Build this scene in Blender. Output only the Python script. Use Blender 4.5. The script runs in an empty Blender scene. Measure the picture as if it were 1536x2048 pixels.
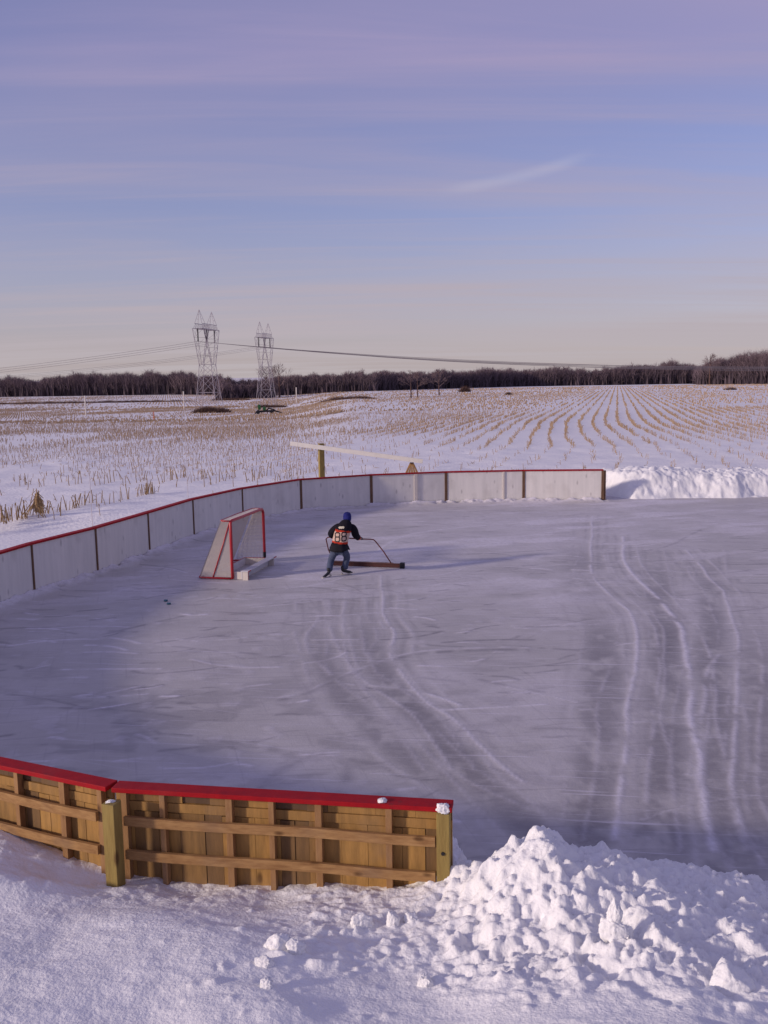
import bpy, bmesh, math, random
import numpy as np
from mathutils import Vector, Matrix
random.seed(7); rng = np.random.default_rng(11)
S = bpy.context.scene; C = S.collection
R = math.radians

# ---------------------------------------------------------------- camera
cam = bpy.data.objects.new('camera', bpy.data.cameras.new('camera')); C.objects.link(cam)
CH = 4.1; PIT = R(8.16); ROL = R(0.9)
f = Vector((0, math.cos(PIT), -math.sin(PIT))); r0 = Vector((1, 0, 0)); u0 = Vector((0, math.sin(PIT), math.cos(PIT)))
rr = r0*math.cos(ROL) - u0*math.sin(ROL); uu = u0*math.cos(ROL) + r0*math.sin(ROL)
M = Matrix((rr, uu, -f)).transposed().to_4x4(); M.translation = (0, 0, CH); cam.matrix_world = M
cam.data.sensor_fit = 'VERTICAL'; cam.data.sensor_height = 24; cam.data.lens = 24*1925/2048
cam.data.clip_start = 0.05; cam.data.clip_end = 6000
S.camera = cam
S.render.resolution_x = 768; S.render.resolution_y = 1024
S.view_settings.view_transform = 'Standard'; S.view_settings.look = 'None'
S.view_settings.exposure = 0.33; S.view_settings.gamma = 1.0

# ---------------------------------------------------------------- light
SUN_EL = R(15); SH = Vector((-0.93, -0.37, 0)).normalized()      # towards the sun, horizontally
sd = Vector((SH.x*math.cos(SUN_EL), SH.y*math.cos(SUN_EL), math.sin(SUN_EL)))
sl = bpy.data.lights.new('sun', 'SUN'); sl.energy = 2.3; sl.angle = R(4); sl.color = (1.0, 0.83, 0.72)
so = bpy.data.objects.new('sun', sl); C.objects.link(so)
so.rotation_euler = sd.to_track_quat('Z', 'Y').to_euler()
W = bpy.data.worlds.new('World'); S.world = W; W.use_nodes = True
nt = W.node_tree; nt.nodes.clear()
def N(t, typ, **kw):
    n = t.nodes.new(typ)
    for k, v in kw.items():
        if k.startswith('i_'): n.inputs[k[2:].replace('_', ' ')].default_value = v
        else: setattr(n, k, v)
    return n
def build_world():
    L = nt.links.new
    sky = N(nt, 'ShaderNodeTexSky'); sky.sky_type = 'NISHITA'; sky.sun_disc = False
    sky.sun_elevation = SUN_EL; sky.sun_rotation = math.atan2(SH.x, SH.y)
    sky.air_density = 1.0; sky.dust_density = 0.6; sky.ozone_density = 3.0; sky.altitude = 0
    tint = N(nt, 'ShaderNodeMix', data_type='RGBA', blend_type='MULTIPLY'); tint.inputs[0].default_value = 1
    L(sky.outputs[0], tint.inputs[6]); tint.inputs[7].default_value = (SKYT[0], SKYT[1], SKYT[2], 1)
    tc = N(nt, 'ShaderNodeTexCoord'); sep = N(nt, 'ShaderNodeSeparateXYZ'); L(tc.outputs['Generated'], sep.inputs[0])
    # cirrus sheet: direction projected on a high plane
    mx = N(nt, 'ShaderNodeMath', operation='MAXIMUM'); L(sep.outputs[2], mx.inputs[0]); mx.inputs[1].default_value = 0.0
    ad = N(nt, 'ShaderNodeMath', operation='ADD'); L(mx.outputs[0], ad.inputs[0]); ad.inputs[1].default_value = 0.06
    dx = N(nt, 'ShaderNodeMath', operation='DIVIDE'); L(sep.outputs[0], dx.inputs[0]); L(ad.outputs[0], dx.inputs[1])
    dy = N(nt, 'ShaderNodeMath', operation='DIVIDE'); L(sep.outputs[1], dy.inputs[0]); L(ad.outputs[0], dy.inputs[1])
    cb = N(nt, 'ShaderNodeCombineXYZ'); L(dx.outputs[0], cb.inputs[0]); L(dy.outputs[0], cb.inputs[1])
    def layer(rot, sx, sy, scale, lo, hi, off, det=7, rough=.55):
        mp = N(nt, 'ShaderNodeMapping'); mp.inputs['Rotation'].default_value = (0, 0, rot)
        mp.inputs['Scale'].default_value = (sx, sy, 1); mp.inputs['Location'].default_value = off
        L(cb.outputs[0], mp.inputs[0])
        nz = N(nt, 'ShaderNodeTexNoise'); nz.inputs['Scale'].default_value = scale; nz.inputs['Detail'].default_value = det
        nz.inputs['Roughness'].default_value = rough; nz.inputs['Distortion'].default_value = 0.9
        L(mp.outputs[0], nz.inputs['Vector'])
        mr = N(nt, 'ShaderNodeMapRange'); mr.interpolation_type = 'SMOOTHSTEP'
        mr.inputs['From Min'].default_value = lo; mr.inputs['From Max'].default_value = hi
        L(nz.outputs[0], mr.inputs['Value']); return mr.outputs[0]
    a = layer(R(-16), 0.14, 0.42, 1.0, 0.32, 0.76, (1.3, 4.0, 0), 6, .5)
    b = layer(R(-22), 0.12, 0.9, 1.6, 0.44, 0.85, (7.1, 2.2, 0), 8, .55)
    c_ = layer(R(-24), 0.22, 1.7, 1.5, 0.44, 0.78, (2.1, 9.2, 0), 9, .6)
    ac_ = N(nt, 'ShaderNodeMath', operation='MULTIPLY_ADD'); L(c_, ac_.inputs[0]); ac_.inputs[1].default_value = 0.5; L(a, ac_.inputs[2]); a = ac_.outputs[0]
    m1 = N(nt, 'ShaderNodeMath', operation='MULTIPLY'); L(a, m1.inputs[0]); m1.inputs[1].default_value = 0.62
    m2 = N(nt, 'ShaderNodeMath', operation='MULTIPLY'); L(b, m2.inputs[0]); m2.inputs[1].default_value = 0.35
    su = N(nt, 'ShaderNodeMath', operation='ADD', use_clamp=True); L(m1.outputs[0], su.inputs[0]); L(m2.outputs[0], su.inputs[1])
    # one short brighter streak (an old vapour trail) in its own direction
    def dirv(px, py):
        d = f + rr*((px-768)/1925) - uu*((py-1024)/1925); d.normalize(); return d
    p, q = dirv(880, 392), dirv(1190, 316); mid = ((p+q)/2).normalized(); t = (q-p).normalized(); nn = mid.cross(t).normalized()
    def dot(v):
        n = N(nt, 'ShaderNodeVectorMath', operation='DOT_PRODUCT'); L(tc.outputs['Generated'], n.inputs[0]); n.inputs[1].default_value = v; return n.outputs['Value']
    h = (q-p).length/2
    al = dot(t); ac = dot(nn)
    sq = N(nt, 'ShaderNodeMath', operation='MULTIPLY'); L(al, sq.inputs[0]); L(al, sq.inputs[1])
    cu = N(nt, 'ShaderNodeMath', operation='MULTIPLY_ADD'); L(sq.outputs[0], cu.inputs[0]); cu.inputs[1].default_value = 0.9; L(ac, cu.inputs[2])
    ab = N(nt, 'ShaderNodeMath', operation='ABSOLUTE'); L(cu.outputs[0], ab.inputs[0])
    w1 = N(nt, 'ShaderNodeMapRange'); w1.interpolation_type = 'SMOOTHSTEP'; L(ab.outputs[0], w1.inputs['Value'])
    w1.inputs['From Min'].default_value = 0.0; w1.inputs['From Max'].default_value = 0.0085; w1.inputs['To Min'].default_value = 1; w1.inputs['To Max'].default_value = 0
    aa = N(nt, 'ShaderNodeMath', operation='ABSOLUTE'); L(al, aa.inputs[0])
    w2 = N(nt, 'ShaderNodeMapRange'); w2.interpolation_type = 'SMOOTHSTEP'; L(aa.outputs[0], w2.inputs['Value'])
    w2.inputs['From Min'].default_value = h*0.5; w2.inputs['From Max'].default_value = h*1.1; w2.inputs['To Min'].default_value = 0.5; w2.inputs['To Max'].default_value = 0
    w3 = N(nt, 'ShaderNodeMath', operation='MULTIPLY'); L(w1.outputs[0], w3.inputs[0]); L(w2.outputs[0], w3.inputs[1])
    s2 = N(nt, 'ShaderNodeMath', operation='ADD', use_clamp=True); L(su.outputs[0], s2.inputs[0]); s2.inputs[1].default_value = 0.0
    # veil thickening toward the horizon
    hz_ = N(nt, 'ShaderNodeMapRange'); L(sep.outputs[2], hz_.inputs['Value']); hz_.inputs['From Min'].default_value = 0.0; hz_.inputs['From Max'].default_value = 0.17
    hz_.inputs['To Min'].default_value = 0.62; hz_.inputs['To Max'].default_value = 0.24
    s3 = N(nt, 'ShaderNodeMath', operation='MULTIPLY_ADD', use_clamp=True); L(s2.outputs[0], s3.inputs[0]); s3.inputs[1].default_value = 0.85; L(hz_.outputs[0], s3.inputs[2])
    # cloud colour shifts from lilac overhead to warm pink low down
    cr = N(nt, 'ShaderNodeMix', data_type='RGBA'); hf = N(nt, 'ShaderNodeMapRange'); L(sep.outputs[2], hf.inputs['Value'])
    hf.inputs['From Min'].default_value = 0.0; hf.inputs['From Max'].default_value = 0.30
    L(hf.outputs[0], cr.inputs[0]); cr.inputs[6].default_value = CL0; cr.inputs[7].default_value = CL1
    mixc = N(nt, 'ShaderNodeMix', data_type='RGBA'); L(s3.outputs[0], mixc.inputs[0]); L(tint.outputs[2], mixc.inputs[6]); L(cr.outputs[2], mixc.inputs[7])
    mixd = N(nt, 'ShaderNodeMix', data_type='RGBA'); w4 = N(nt, 'ShaderNodeMath', operation='MULTIPLY'); L(w3.outputs[0], w4.inputs[0]); w4.inputs[1].default_value = 0.42; L(w4.outputs[0], mixd.inputs[0]); L(mixc.outputs[2], mixd.inputs[6]); mixd.inputs[7].default_value = (4.4, 4.2, 5.0, 1)
    bg = N(nt, 'ShaderNodeBackground'); bg.inputs[1].default_value = SKYS; L(mixd.outputs[2], bg.inputs[0])
    out = N(nt, 'ShaderNodeOutputWorld'); L(bg.outputs[0], out.inputs[0])
SKYS = 0.106; SKYT = (0.96, 0.77, 1.04)
CL0 = (3.7, 3.3, 3.4, 1); CL1 = (2.85, 2.42, 3.85, 1)
build_world()

# ---------------------------------------------------------------- helpers
def tag(o, label=None, cat=None, group=None, kind=None):
    if label: o['label'] = label
    if cat: o['category'] = cat
    if group: o['group'] = group
    if kind: o['kind'] = kind
    return o
def empty(name, loc=(0, 0, 0), rz=0):
    o = bpy.data.objects.new(name, None); C.objects.link(o); o.location = loc; o.rotation_euler = (0, 0, rz); o.empty_display_size = .1; return o
class MB:
    def __init__(s): s.v = []; s.f = []; s.c = []
    def add(s, vs, fs, col=None):
        b = len(s.v); s.v += [tuple(v) for v in vs]; s.f += [tuple(b+i for i in q) for q in fs]
        s.c += [col if col is not None else .5]*len(fs)
    def box(s, lo, hi, mat=None, col=None, jit=0):
        x0, y0, z0 = lo; x1, y1, z1 = hi
        vs = [Vector(p) for p in ((x0,y0,z0),(x1,y0,z0),(x1,y1,z0),(x0,y1,z0),(x0,y0,z1),(x1,y0,z1),(x1,y1,z1),(x0,y1,z1))]
        if jit: vs = [v+Vector((random.uniform(-jit,jit),random.uniform(-jit,jit),random.uniform(-jit,jit))) for v in vs]
        if mat is not None: vs = [mat @ v for v in vs]
        s.add(vs, [(0,3,2,1),(4,5,6,7),(0,1,5,4),(1,2,6,5),(2,3,7,6),(3,0,4,7)], col)
    def tube(s, pts, rad, n=8, cap=True, closed=False):
        pts = [Vector(p) for p in pts]; rads = rad if isinstance(rad, (list, tuple)) else [rad]*len(pts)
        rings = []; prev = None; m = len(pts)
        for i, p in enumerate(pts):
            if closed: t = (pts[(i+1) % m]-pts[i-1])
            else: t = (pts[min(i+1, m-1)]-pts[max(i-1, 0)])
            t.normalize()
            a = prev if prev is not None else (Vector((0,0,1)) if abs(t.z) < .9 else Vector((1,0,0)))
            x = (a - t*a.dot(t)).normalized(); prev = x; y = t.cross(x)
            rings.append([p + (x*math.cos(2*math.pi*k/n)+y*math.sin(2*math.pi*k/n))*rads[i] for k in range(n)])
        vs = [v for rg in rings for v in rg]; fs = []
        for i in range(m if closed else m-1):
            j = (i+1) % m
            for k in range(n): fs.append((i*n+k, i*n+(k+1) % n, j*n+(k+1) % n, j*n+k))
        if cap and not closed: fs.append(tuple(range(n))[::-1]); fs.append(tuple((m-1)*n+k for k in range(n)))
        s.add(vs, fs)
    def build(s, name, mat, parent=None, smooth=False, bevel=0):
        me = bpy.data.meshes.new(name); me.from_pydata(s.v, [], s.f); me.update()
        if any(c != .5 for c in s.c):
            at = me.attributes.new('tone', 'FLOAT', 'FACE'); at.data.foreach_set('value', s.c)
        if smooth: me.polygons.foreach_set('use_smooth', [True]*len(me.polygons))
        if mat: me.materials.append(mat)
        o = bpy.data.objects.new(name, me); C.objects.link(o)
        if parent: o.parent = parent
        if bevel:
            b = o.modifiers.new('b', 'BEVEL'); b.width = bevel; b.segments = 2; b.limit_method = 'ANGLE'
        return o
def npmesh(name, V, F, mat, attrs=None, smooth=False, parent=None):
    me = bpy.data.meshes.new(name); V = np.asarray(V, np.float32); F = np.asarray(F, np.int32); k = F.shape[1]
    me.vertices.add(len(V)); me.vertices.foreach_set('co', V.ravel())
    me.loops.add(F.size); me.loops.foreach_set('vertex_index', F.ravel())
    me.polygons.add(len(F)); me.polygons.foreach_set('loop_start', np.arange(0, F.size, k, dtype=np.int32))
    me.polygons.foreach_set('loop_total', np.full(len(F), k, np.int32))
    if smooth: me.polygons.foreach_set('use_smooth', np.ones(len(F), bool))
    me.update(calc_edges=True)
    for nm, (arr, dom) in (attrs or {}).items():
        a = me.attributes.new(nm, 'FLOAT', dom); a.data.foreach_set('value', np.asarray(arr, np.float32).ravel())
    me.materials.append(mat)
    o = bpy.data.objects.new(name, me); C.objects.link(o)
    if parent: o.parent = parent
    return o
def grid_faces(nx, ny, keep=None):
    i = np.arange((ny-1)*(nx-1)); r_ = i//(nx-1); c_ = i % (nx-1); a = r_*nx+c_
    F = np.stack([a, a+1, a+nx+1, a+nx], 1)
    if keep is not None:
        k = keep.ravel(); F = F[k[F].all(1)]
    return F
# numpy noise
def _hash(ix, iy, seed):
    n = (ix.astype(np.int64)*374761393 + iy.astype(np.int64)*668265263 + seed*1442695041) & 0xffffffff
    n = ((n ^ (n >> 13))*1274126177) & 0xffffffff
    return ((n ^ (n >> 16)) & 0xffff)/65535.
def vnoise(x, y, seed=0):
    ix = np.floor(x); iy = np.floor(y); fx = x-ix; fy = y-iy; fx = fx*fx*(3-2*fx); fy = fy*fy*(3-2*fy)
    a = _hash(ix, iy, seed); b = _hash(ix+1, iy, seed); c = _hash(ix, iy+1, seed); d = _hash(ix+1, iy+1, seed)
    return (a*(1-fx)+b*fx)*(1-fy)+(c*(1-fx)+d*fx)*fy
def fbm(x, y, seed=0, o=4, g=.5):
    s = 0; a = 1; t = 0
    for k in range(o): s = s+a*vnoise(x*2**k+17*k, y*2**k-9*k, seed+k); t += a; a *= g
    return s/t
def sm(a, b, x):
    t = np.clip((x-a)/(b-a), 0, 1); return t*t*(3-2*t)

# ---------------------------------------------------------------- materials
def material(name, col, rough=.7, var=0.0, vscale=5., bump=0.0, bscale=20., spec=.3, metal=0, col2=None, stretch=(1,1,1), tone=0.0, tonecol=None, bdist=.01, detail=5, knots=0, knotcol=(.07,.03,.012), weather=(.22,.16,.11)):
    m = bpy.data.materials.new(name); m.use_nodes = True; t = m.node_tree; L = t.links.new
    b = t.nodes['Principled BSDF']; b.inputs['Roughness'].default_value = rough; b.inputs['Specular IOR Level'].default_value = spec; b.inputs['Metallic'].default_value = metal
    b.inputs['Base Color'].default_value = (*col, 1)
    tc = N(t, 'ShaderNodeTexCoord'); mp = N(t, 'ShaderNodeMapping'); L(tc.outputs['Object'], mp.inputs[0]); mp.inputs['Scale'].default_value = stretch
    last = None
    if var > 0:
        nz = N(t, 'ShaderNodeTexNoise'); nz.inputs['Scale'].default_value = vscale; nz.inputs['Detail'].default_value = detail; nz.inputs['Roughness'].default_value = .65; L(mp.outputs[0], nz.inputs[0])
        mr = N(t, 'ShaderNodeMapRange'); mr.inputs['From Min'].default_value = .3; mr.inputs['From Max'].default_value = .7; L(nz.outputs[0], mr.inputs['Value'])
        mx = N(t, 'ShaderNodeMix', data_type='RGBA'); L(mr.outputs[0], mx.inputs[0])
        c2 = col2 or tuple(c*(1-var) for c in col)
        mx.inputs[6].default_value = (*c2, 1); mx.inputs[7].default_value = (*col, 1); last = mx.outputs[2]
    if tone > 0:
        at = N(t, 'ShaderNodeAttribute', attribute_name='tone')
        m2 = N(t, 'ShaderNodeMix', data_type='RGBA'); L(at.outputs['Fac'], m2.inputs[0])
        if last is not None: L(last, m2.inputs[7])
        else: m2.inputs[7].default_value = (*col, 1)
        if tonecol: m2.inputs[6].default_value = (*tonecol, 1)
        last = m2.outputs[2]
    if knots:
        vo = N(t, 'ShaderNodeTexVoronoi'); vo.inputs['Scale'].default_value = knots; mk_ = N(t, 'ShaderNodeMapping'); mk_.inputs['Scale'].default_value = tuple(.35+.65*q_/max(stretch) for q_ in stretch); L(tc.outputs['Object'], mk_.inputs[0]); L(mk_.outputs[0], vo.inputs['Vector'])
        kr = N(t, 'ShaderNodeMapRange'); kr.inputs['From Min'].default_value = .07; kr.inputs['From Max'].default_value = .17; kr.inputs['To Min'].default_value = .75; kr.inputs['To Max'].default_value = 0; L(vo.outputs['Distance'], kr.inputs['Value'])
        km = N(t, 'ShaderNodeMix', data_type='RGBA'); L(kr.outputs[0], km.inputs[0]); L(last, km.inputs[6]); km.inputs[7].default_value = (*knotcol, 1); last = km.outputs[2]
        ns = N(t, 'ShaderNodeTexNoise'); ns.inputs['Scale'].default_value = 2.3; ns.inputs['Detail'].default_value = 6; L(tc.outputs['Object'], ns.inputs[0])
        nr_ = N(t, 'ShaderNodeMapRange'); nr_.inputs['From Min'].default_value = .52; nr_.inputs['From Max'].default_value = .72; nr_.inputs['To Max'].default_value = .5; L(ns.outputs[0], nr_.inputs['Value'])
        k2 = N(t, 'ShaderNodeMix', data_type='RGBA'); L(nr_.outputs[0], k2.inputs[0]); L(last, k2.inputs[6]); k2.inputs[7].default_value = (*weather, 1); last = k2.outputs[2]
    if last is not None: L(last, b.inputs['Base Color'])
    if bump > 0:
        n2 = N(t, 'ShaderNodeTexNoise'); n2.inputs['Scale'].default_value = bscale; n2.inputs['Detail'].default_value = 6; L(mp.outputs[0], n2.inputs[0])
        bp = N(t, 'ShaderNodeBump'); bp.inputs['Strength'].default_value = bump; bp.inputs['Distance'].default_value = bdist; L(n2.outputs[0], bp.inputs['Height']); L(bp.outputs[0], b.inputs['Normal'])
    return m
SNOWC = (.87, .865, .85)
M_snow = material('snow', SNOWC, .75, .10, 2.5, .9, 34., .2, bdist=.012)
M_snow_near = material('snow_near', SNOWC, .75, .08, 3, 1.0, 48., .2, bdist=.008)
M_chunk = material('snow_chunk', (.87, .865, .85), .75, .06, 8, .8, 30., .2, bdist=.015)
M_red = material('red_paint', (.38, .008, .012), .6, .30, 9, .25, 40, .15, col2=(.27, .006, .012), stretch=(1, 1, 1), bdist=.004, knots=7, knotcol=(.20, .02, .02), weather=(.30, .035, .035))
M_redpipe = material('red_pipe', (.45, .015, .025), .35, .2, 20, spec=.5)
M_wood = material('pine_lumber', (.37, .215, .095), .75, .5, 3.2, .5, 20, .2, col2=(.25, .13, .052), stretch=(5, 5, 1.0), bdist=.004, knots=6)
M_rail = material('rail_lumber', (.43, .255, .105), .75, .5, 5, .5, 20, .1, col2=(.24, .125, .05), stretch=(1, 3, 6), bdist=.004, knots=7)
M_plank = material('plank_boards', (.47, .265, .08), .75, .5, 3, .4, 18, .2, col2=(.26, .15, .05), stretch=(5, 5, .8), tone=1, tonecol=(.095, .06, .04), bdist=.004, knots=6)
M_post = material('treated_post', (.33, .245, .075), .75, .45, 3, .6, 14, .2, col2=(.24, .165, .05), stretch=(7, 7, .8), bdist=.006, knots=5, weather=(.20, .16, .07))
M_batten = material('batten_wood', (.20, .115, .07), .8, .5, 4, .3, 20, .2, stretch=(5, 5, 1))
M_white = material('white_board', (.74, .71, .665), .6, .16, 1.6, .1, 8, .2, col2=(.62, .60, .565), stretch=(4, 4, .35), knots=4.5, knotcol=(.42, .40, .38), weather=(.50, .475, .44))
M_cream = material('cream_and_sunlit_white', (.68, .62, .55), .6, .15, 8, .1, 30, .3)  # on the trough's ends and legs: sunlit white put into the colour
M_bluewhite = material('white_and_shaded_white', (.62, .60, .62), .55, .15, 8, .1, 30, .3)  # on the trough's sides and top: bluish shade put into the white
M_net = material('net_cord', (.60, .55, .50), .9)
M_black = material('black_tape', (.012, .012, .016), .5)
M_dark = material('dark_steel', (.02, .018, .02), .5, .4, 5)
M_green = material('green_paint', (.03, .12, .035), .5, .3, 6)
M_steel = material('galvanised_steel', (.40, .36, .385), .6, .2, 2, metal=.2)
M_wire = material('wire', (.14, .125, .14), .6)
M_stalk = material('corn_stalk', (.40, .28, .15), .85, .5, 9, .2, 60, .15, col2=(.22, .135, .07))
M_stub = material('corn_stubble', (.55, .42, .28), .9, .5, .6, 0, 30, .1, col2=(.42, .30, .20))
M_brush = material('dry_brush', (.13, .075, .055), .95, .5, .5, col2=(.085, .05, .045))
M_twig = material('bare_twigs', (.21, .155, .165), .95, .6, .05, col2=(.14, .10, .118))
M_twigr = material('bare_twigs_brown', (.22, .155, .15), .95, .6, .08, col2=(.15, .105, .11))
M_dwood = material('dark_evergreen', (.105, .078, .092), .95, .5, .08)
M_pole = material('pale_pole', (.55, .5, .5), .6)

# ---------------------------------------------------------------- terrain
def hz(x, y):
    zl = -0.022*np.clip(y-51, 0, 200); zl = zl-0.0007*np.clip(y-251, 0, 400)
    zr = -0.0083*np.clip(y-45, 0, 560)
    w = sm(-0.02, -0.11, x/np.maximum(y, 1)); return zl*w+zr*(1-w)

RING = [(6.96,30.38),(4.48,30.60),(1.99,30.51),(-0.39,29.96),(-2.51,28.95),(-3.98,26.85),(-4.93,24.60),(-5.52,22.25),(-6.10,20.06),(-6.78,18.20),(-7.35,15.85),(-7.45,13.4),(-6.90,11.05),(-5.85,9.20),(-4.32,8.15),(-2.10,7.13),(0.48,6.69)]
def seg_dist(X, Y, a, b):
    ax, ay = a; bx, by = b; dx, dy = bx-ax, by-ay; L2 = dx*dx+dy*dy
    t = np.clip(((X-ax)*dx+(Y-ay)*dy)/L2, 0, 1); return np.hypot(X-ax-t*dx, Y-ay-t*dy)
def ring_dist(X, Y, pts=RING):
    d = np.full(np.shape(X), 1e9)
    for a, b in zip(pts[:-1], pts[1:]): d = np.minimum(d, seg_dist(X, Y, a, b))
    return d
POLY = RING + [(3.0, 6.0), (8, 5.2), (26, 5.2), (26, 30.2)]
def inside(X, Y, P=POLY):
    r = np.zeros(np.shape(X), bool); n = len(P)
    for i in range(n):
        x0, y0 = P[i]; x1, y1 = P[(i+1) % n]
        c = ((y0 > Y) != (y1 > Y)) & (X < (x1-x0)*(Y-y0)/((y1-y0) if y1 != y0 else 1e-9)+x0); r ^= c
    return r

def ground():
    ys = np.concatenate([np.arange(-30, 5, 5.), np.arange(5, 29, 1.), np.arange(29, 62, .18), np.arange(62, 140, .8), np.arange(140, 300, 4), np.arange(300, 700, 20), np.geomspace(700, 5000, 14)])
    u = np.concatenate([-np.geomspace(3500, 90, 16), np.arange(-84, -34, 3), np.arange(-34, 34, .22), np.arange(34, 90, 3), np.geomspace(90, 3500, 16)])
    X, Y = np.meshgrid(u, ys); Z = hz(X, Y)
    inr = inside(X, Y)
    near = sm(70, 45, Y)*sm(45, 30, np.abs(X))
    Z = Z + near*((fbm(X*.5, Y*.5, 3)-.5)*.16 + (fbm(X*2.2, Y*2.2, 9, 3)-.5)*.06)*(Y > 27)
    Z = np.where(inr | (Y < 28.5) | ((X > 6.6) & (Y < 32.4) & (X < 26)), -.25, Z)
    V = np.stack([X, Y, Z], -1).reshape(-1, 3)
    m = material('snowy_field', (.86, .85, .835), .8); t = m.node_tree; L = t.links.new; b = t.nodes['Principled BSDF']; b.inputs['Specular IOR Level'].default_value = .15
    geo = N(t, 'ShaderNodeNewGeometry'); rot = N(t, 'ShaderNodeMapping'); rot.inputs['Rotation'].default_value = (0, 0, math.atan2(.236, .972)); L(geo.outputs['Position'], rot.inputs[0])
    def nz(sc, scale, lo, hi, off=(0,0,0), det=5):
        mp = N(t, 'ShaderNodeMapping'); mp.inputs['Scale'].default_value = sc; mp.inputs['Location'].default_value = off; L(rot.outputs[0], mp.inputs[0])
        n = N(t, 'ShaderNodeTexNoise'); n.inputs['Scale'].default_value = scale; n.inputs['Detail'].default_value = det; n.inputs['Roughness'].default_value = .6; L(mp.outputs[0], n.inputs[0])
        r_ = N(t, 'ShaderNodeMapRange'); r_.inputs['From Min'].default_value = lo; r_.inputs['From Max'].default_value = hi; L(n.outputs[0], r_.inputs['Value']); return r_.outputs[0]
    mxn = lambda fac, a, c: None
    straw = nz((1, .05, 1), .35, .43, .60)             # wide straw streaks running with the rows
    straw2 = nz((.05, 1, 1), .10, .50, .62, (3, 5, 0))   # and across
    mm = N(t, 'ShaderNodeMath', operation='MAXIMUM'); L(straw, mm.inputs[0]); 
    s2 = N(t, 'ShaderNodeMath', operation='MULTIPLY'); L(straw2, s2.inputs[0]); s2.inputs[1].default_value = .8; L(s2.outputs[0], mm.inputs[1])
    fine = nz((1, .25, 1), 2.2, .40, .60, det=3)
    mu = N(t, 'ShaderNodeMath', operation='MULTIPLY'); L(mm.outputs[0], mu.inputs[0]); L(fine, mu.inputs[1])
    sep = N(t, 'ShaderNodeSeparateXYZ'); L(geo.outputs['Position'], sep.inputs[0])
    far = N(t, 'ShaderNodeMapRange'); far.inputs['From Min'].default_value = 60; far.inputs['From Max'].default_value = 130; far.inputs['To Max'].default_value = .70; L(sep.outputs[1], far.inputs['Value'])
    qa = N(t, 'ShaderNodeMath', operation='DIVIDE'); L(sep.outputs[0], qa.inputs[0]); L(sep.outputs[1], qa.inputs[1])
    ql = N(t, 'ShaderNodeMapRange'); ql.inputs['From Min'].default_value = -.02; ql.inputs['From Max'].default_value = .14; ql.inputs['To Min'].default_value = 1; ql.inputs['To Max'].default_value = .35; L(qa.outputs[0], ql.inputs['Value'])
    far2 = N(t, 'ShaderNodeMath', operation='MULTIPLY'); L(far.outputs[0], far2.inputs[0]); L(ql.outputs[0], far2.inputs[1]); far = far2
    m3 = N(t, 'ShaderNodeMath', operation='MULTIPLY', use_clamp=True); L(mu.outputs[0], m3.inputs[0]); L(far.outputs[0], m3.inputs[1])
    mix = N(t, 'ShaderNodeMix', data_type='RGBA'); L(m3.outputs[0], mix.inputs[0]); mix.inputs[6].default_value = (.86, .85, .835, 1); mix.inputs[7].default_value = (.50, .39, .31, 1)
    L(mix.outputs[2], b.inputs['Base Color'])
    n2 = N(t, 'ShaderNodeTexNoise'); n2.inputs['Scale'].default_value = 9; n2.inputs['Detail'].default_value = 6; L(geo.outputs['Position'], n2.inputs[0])
    bp = N(t, 'ShaderNodeBump'); bp.inputs['Strength'].default_value = .5; bp.inputs['Distance'].default_value = .05; L(n2.outputs[0], bp.inputs['Height']); L(bp.outputs[0], b.inputs['Normal'])
    o = npmesh('field', V, grid_faces(len(u), len(ys)), m, smooth=True)
    tag(o, 'wide snow covered corn field reaching to the woods', 'field', kind='structure')
ground()

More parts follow.
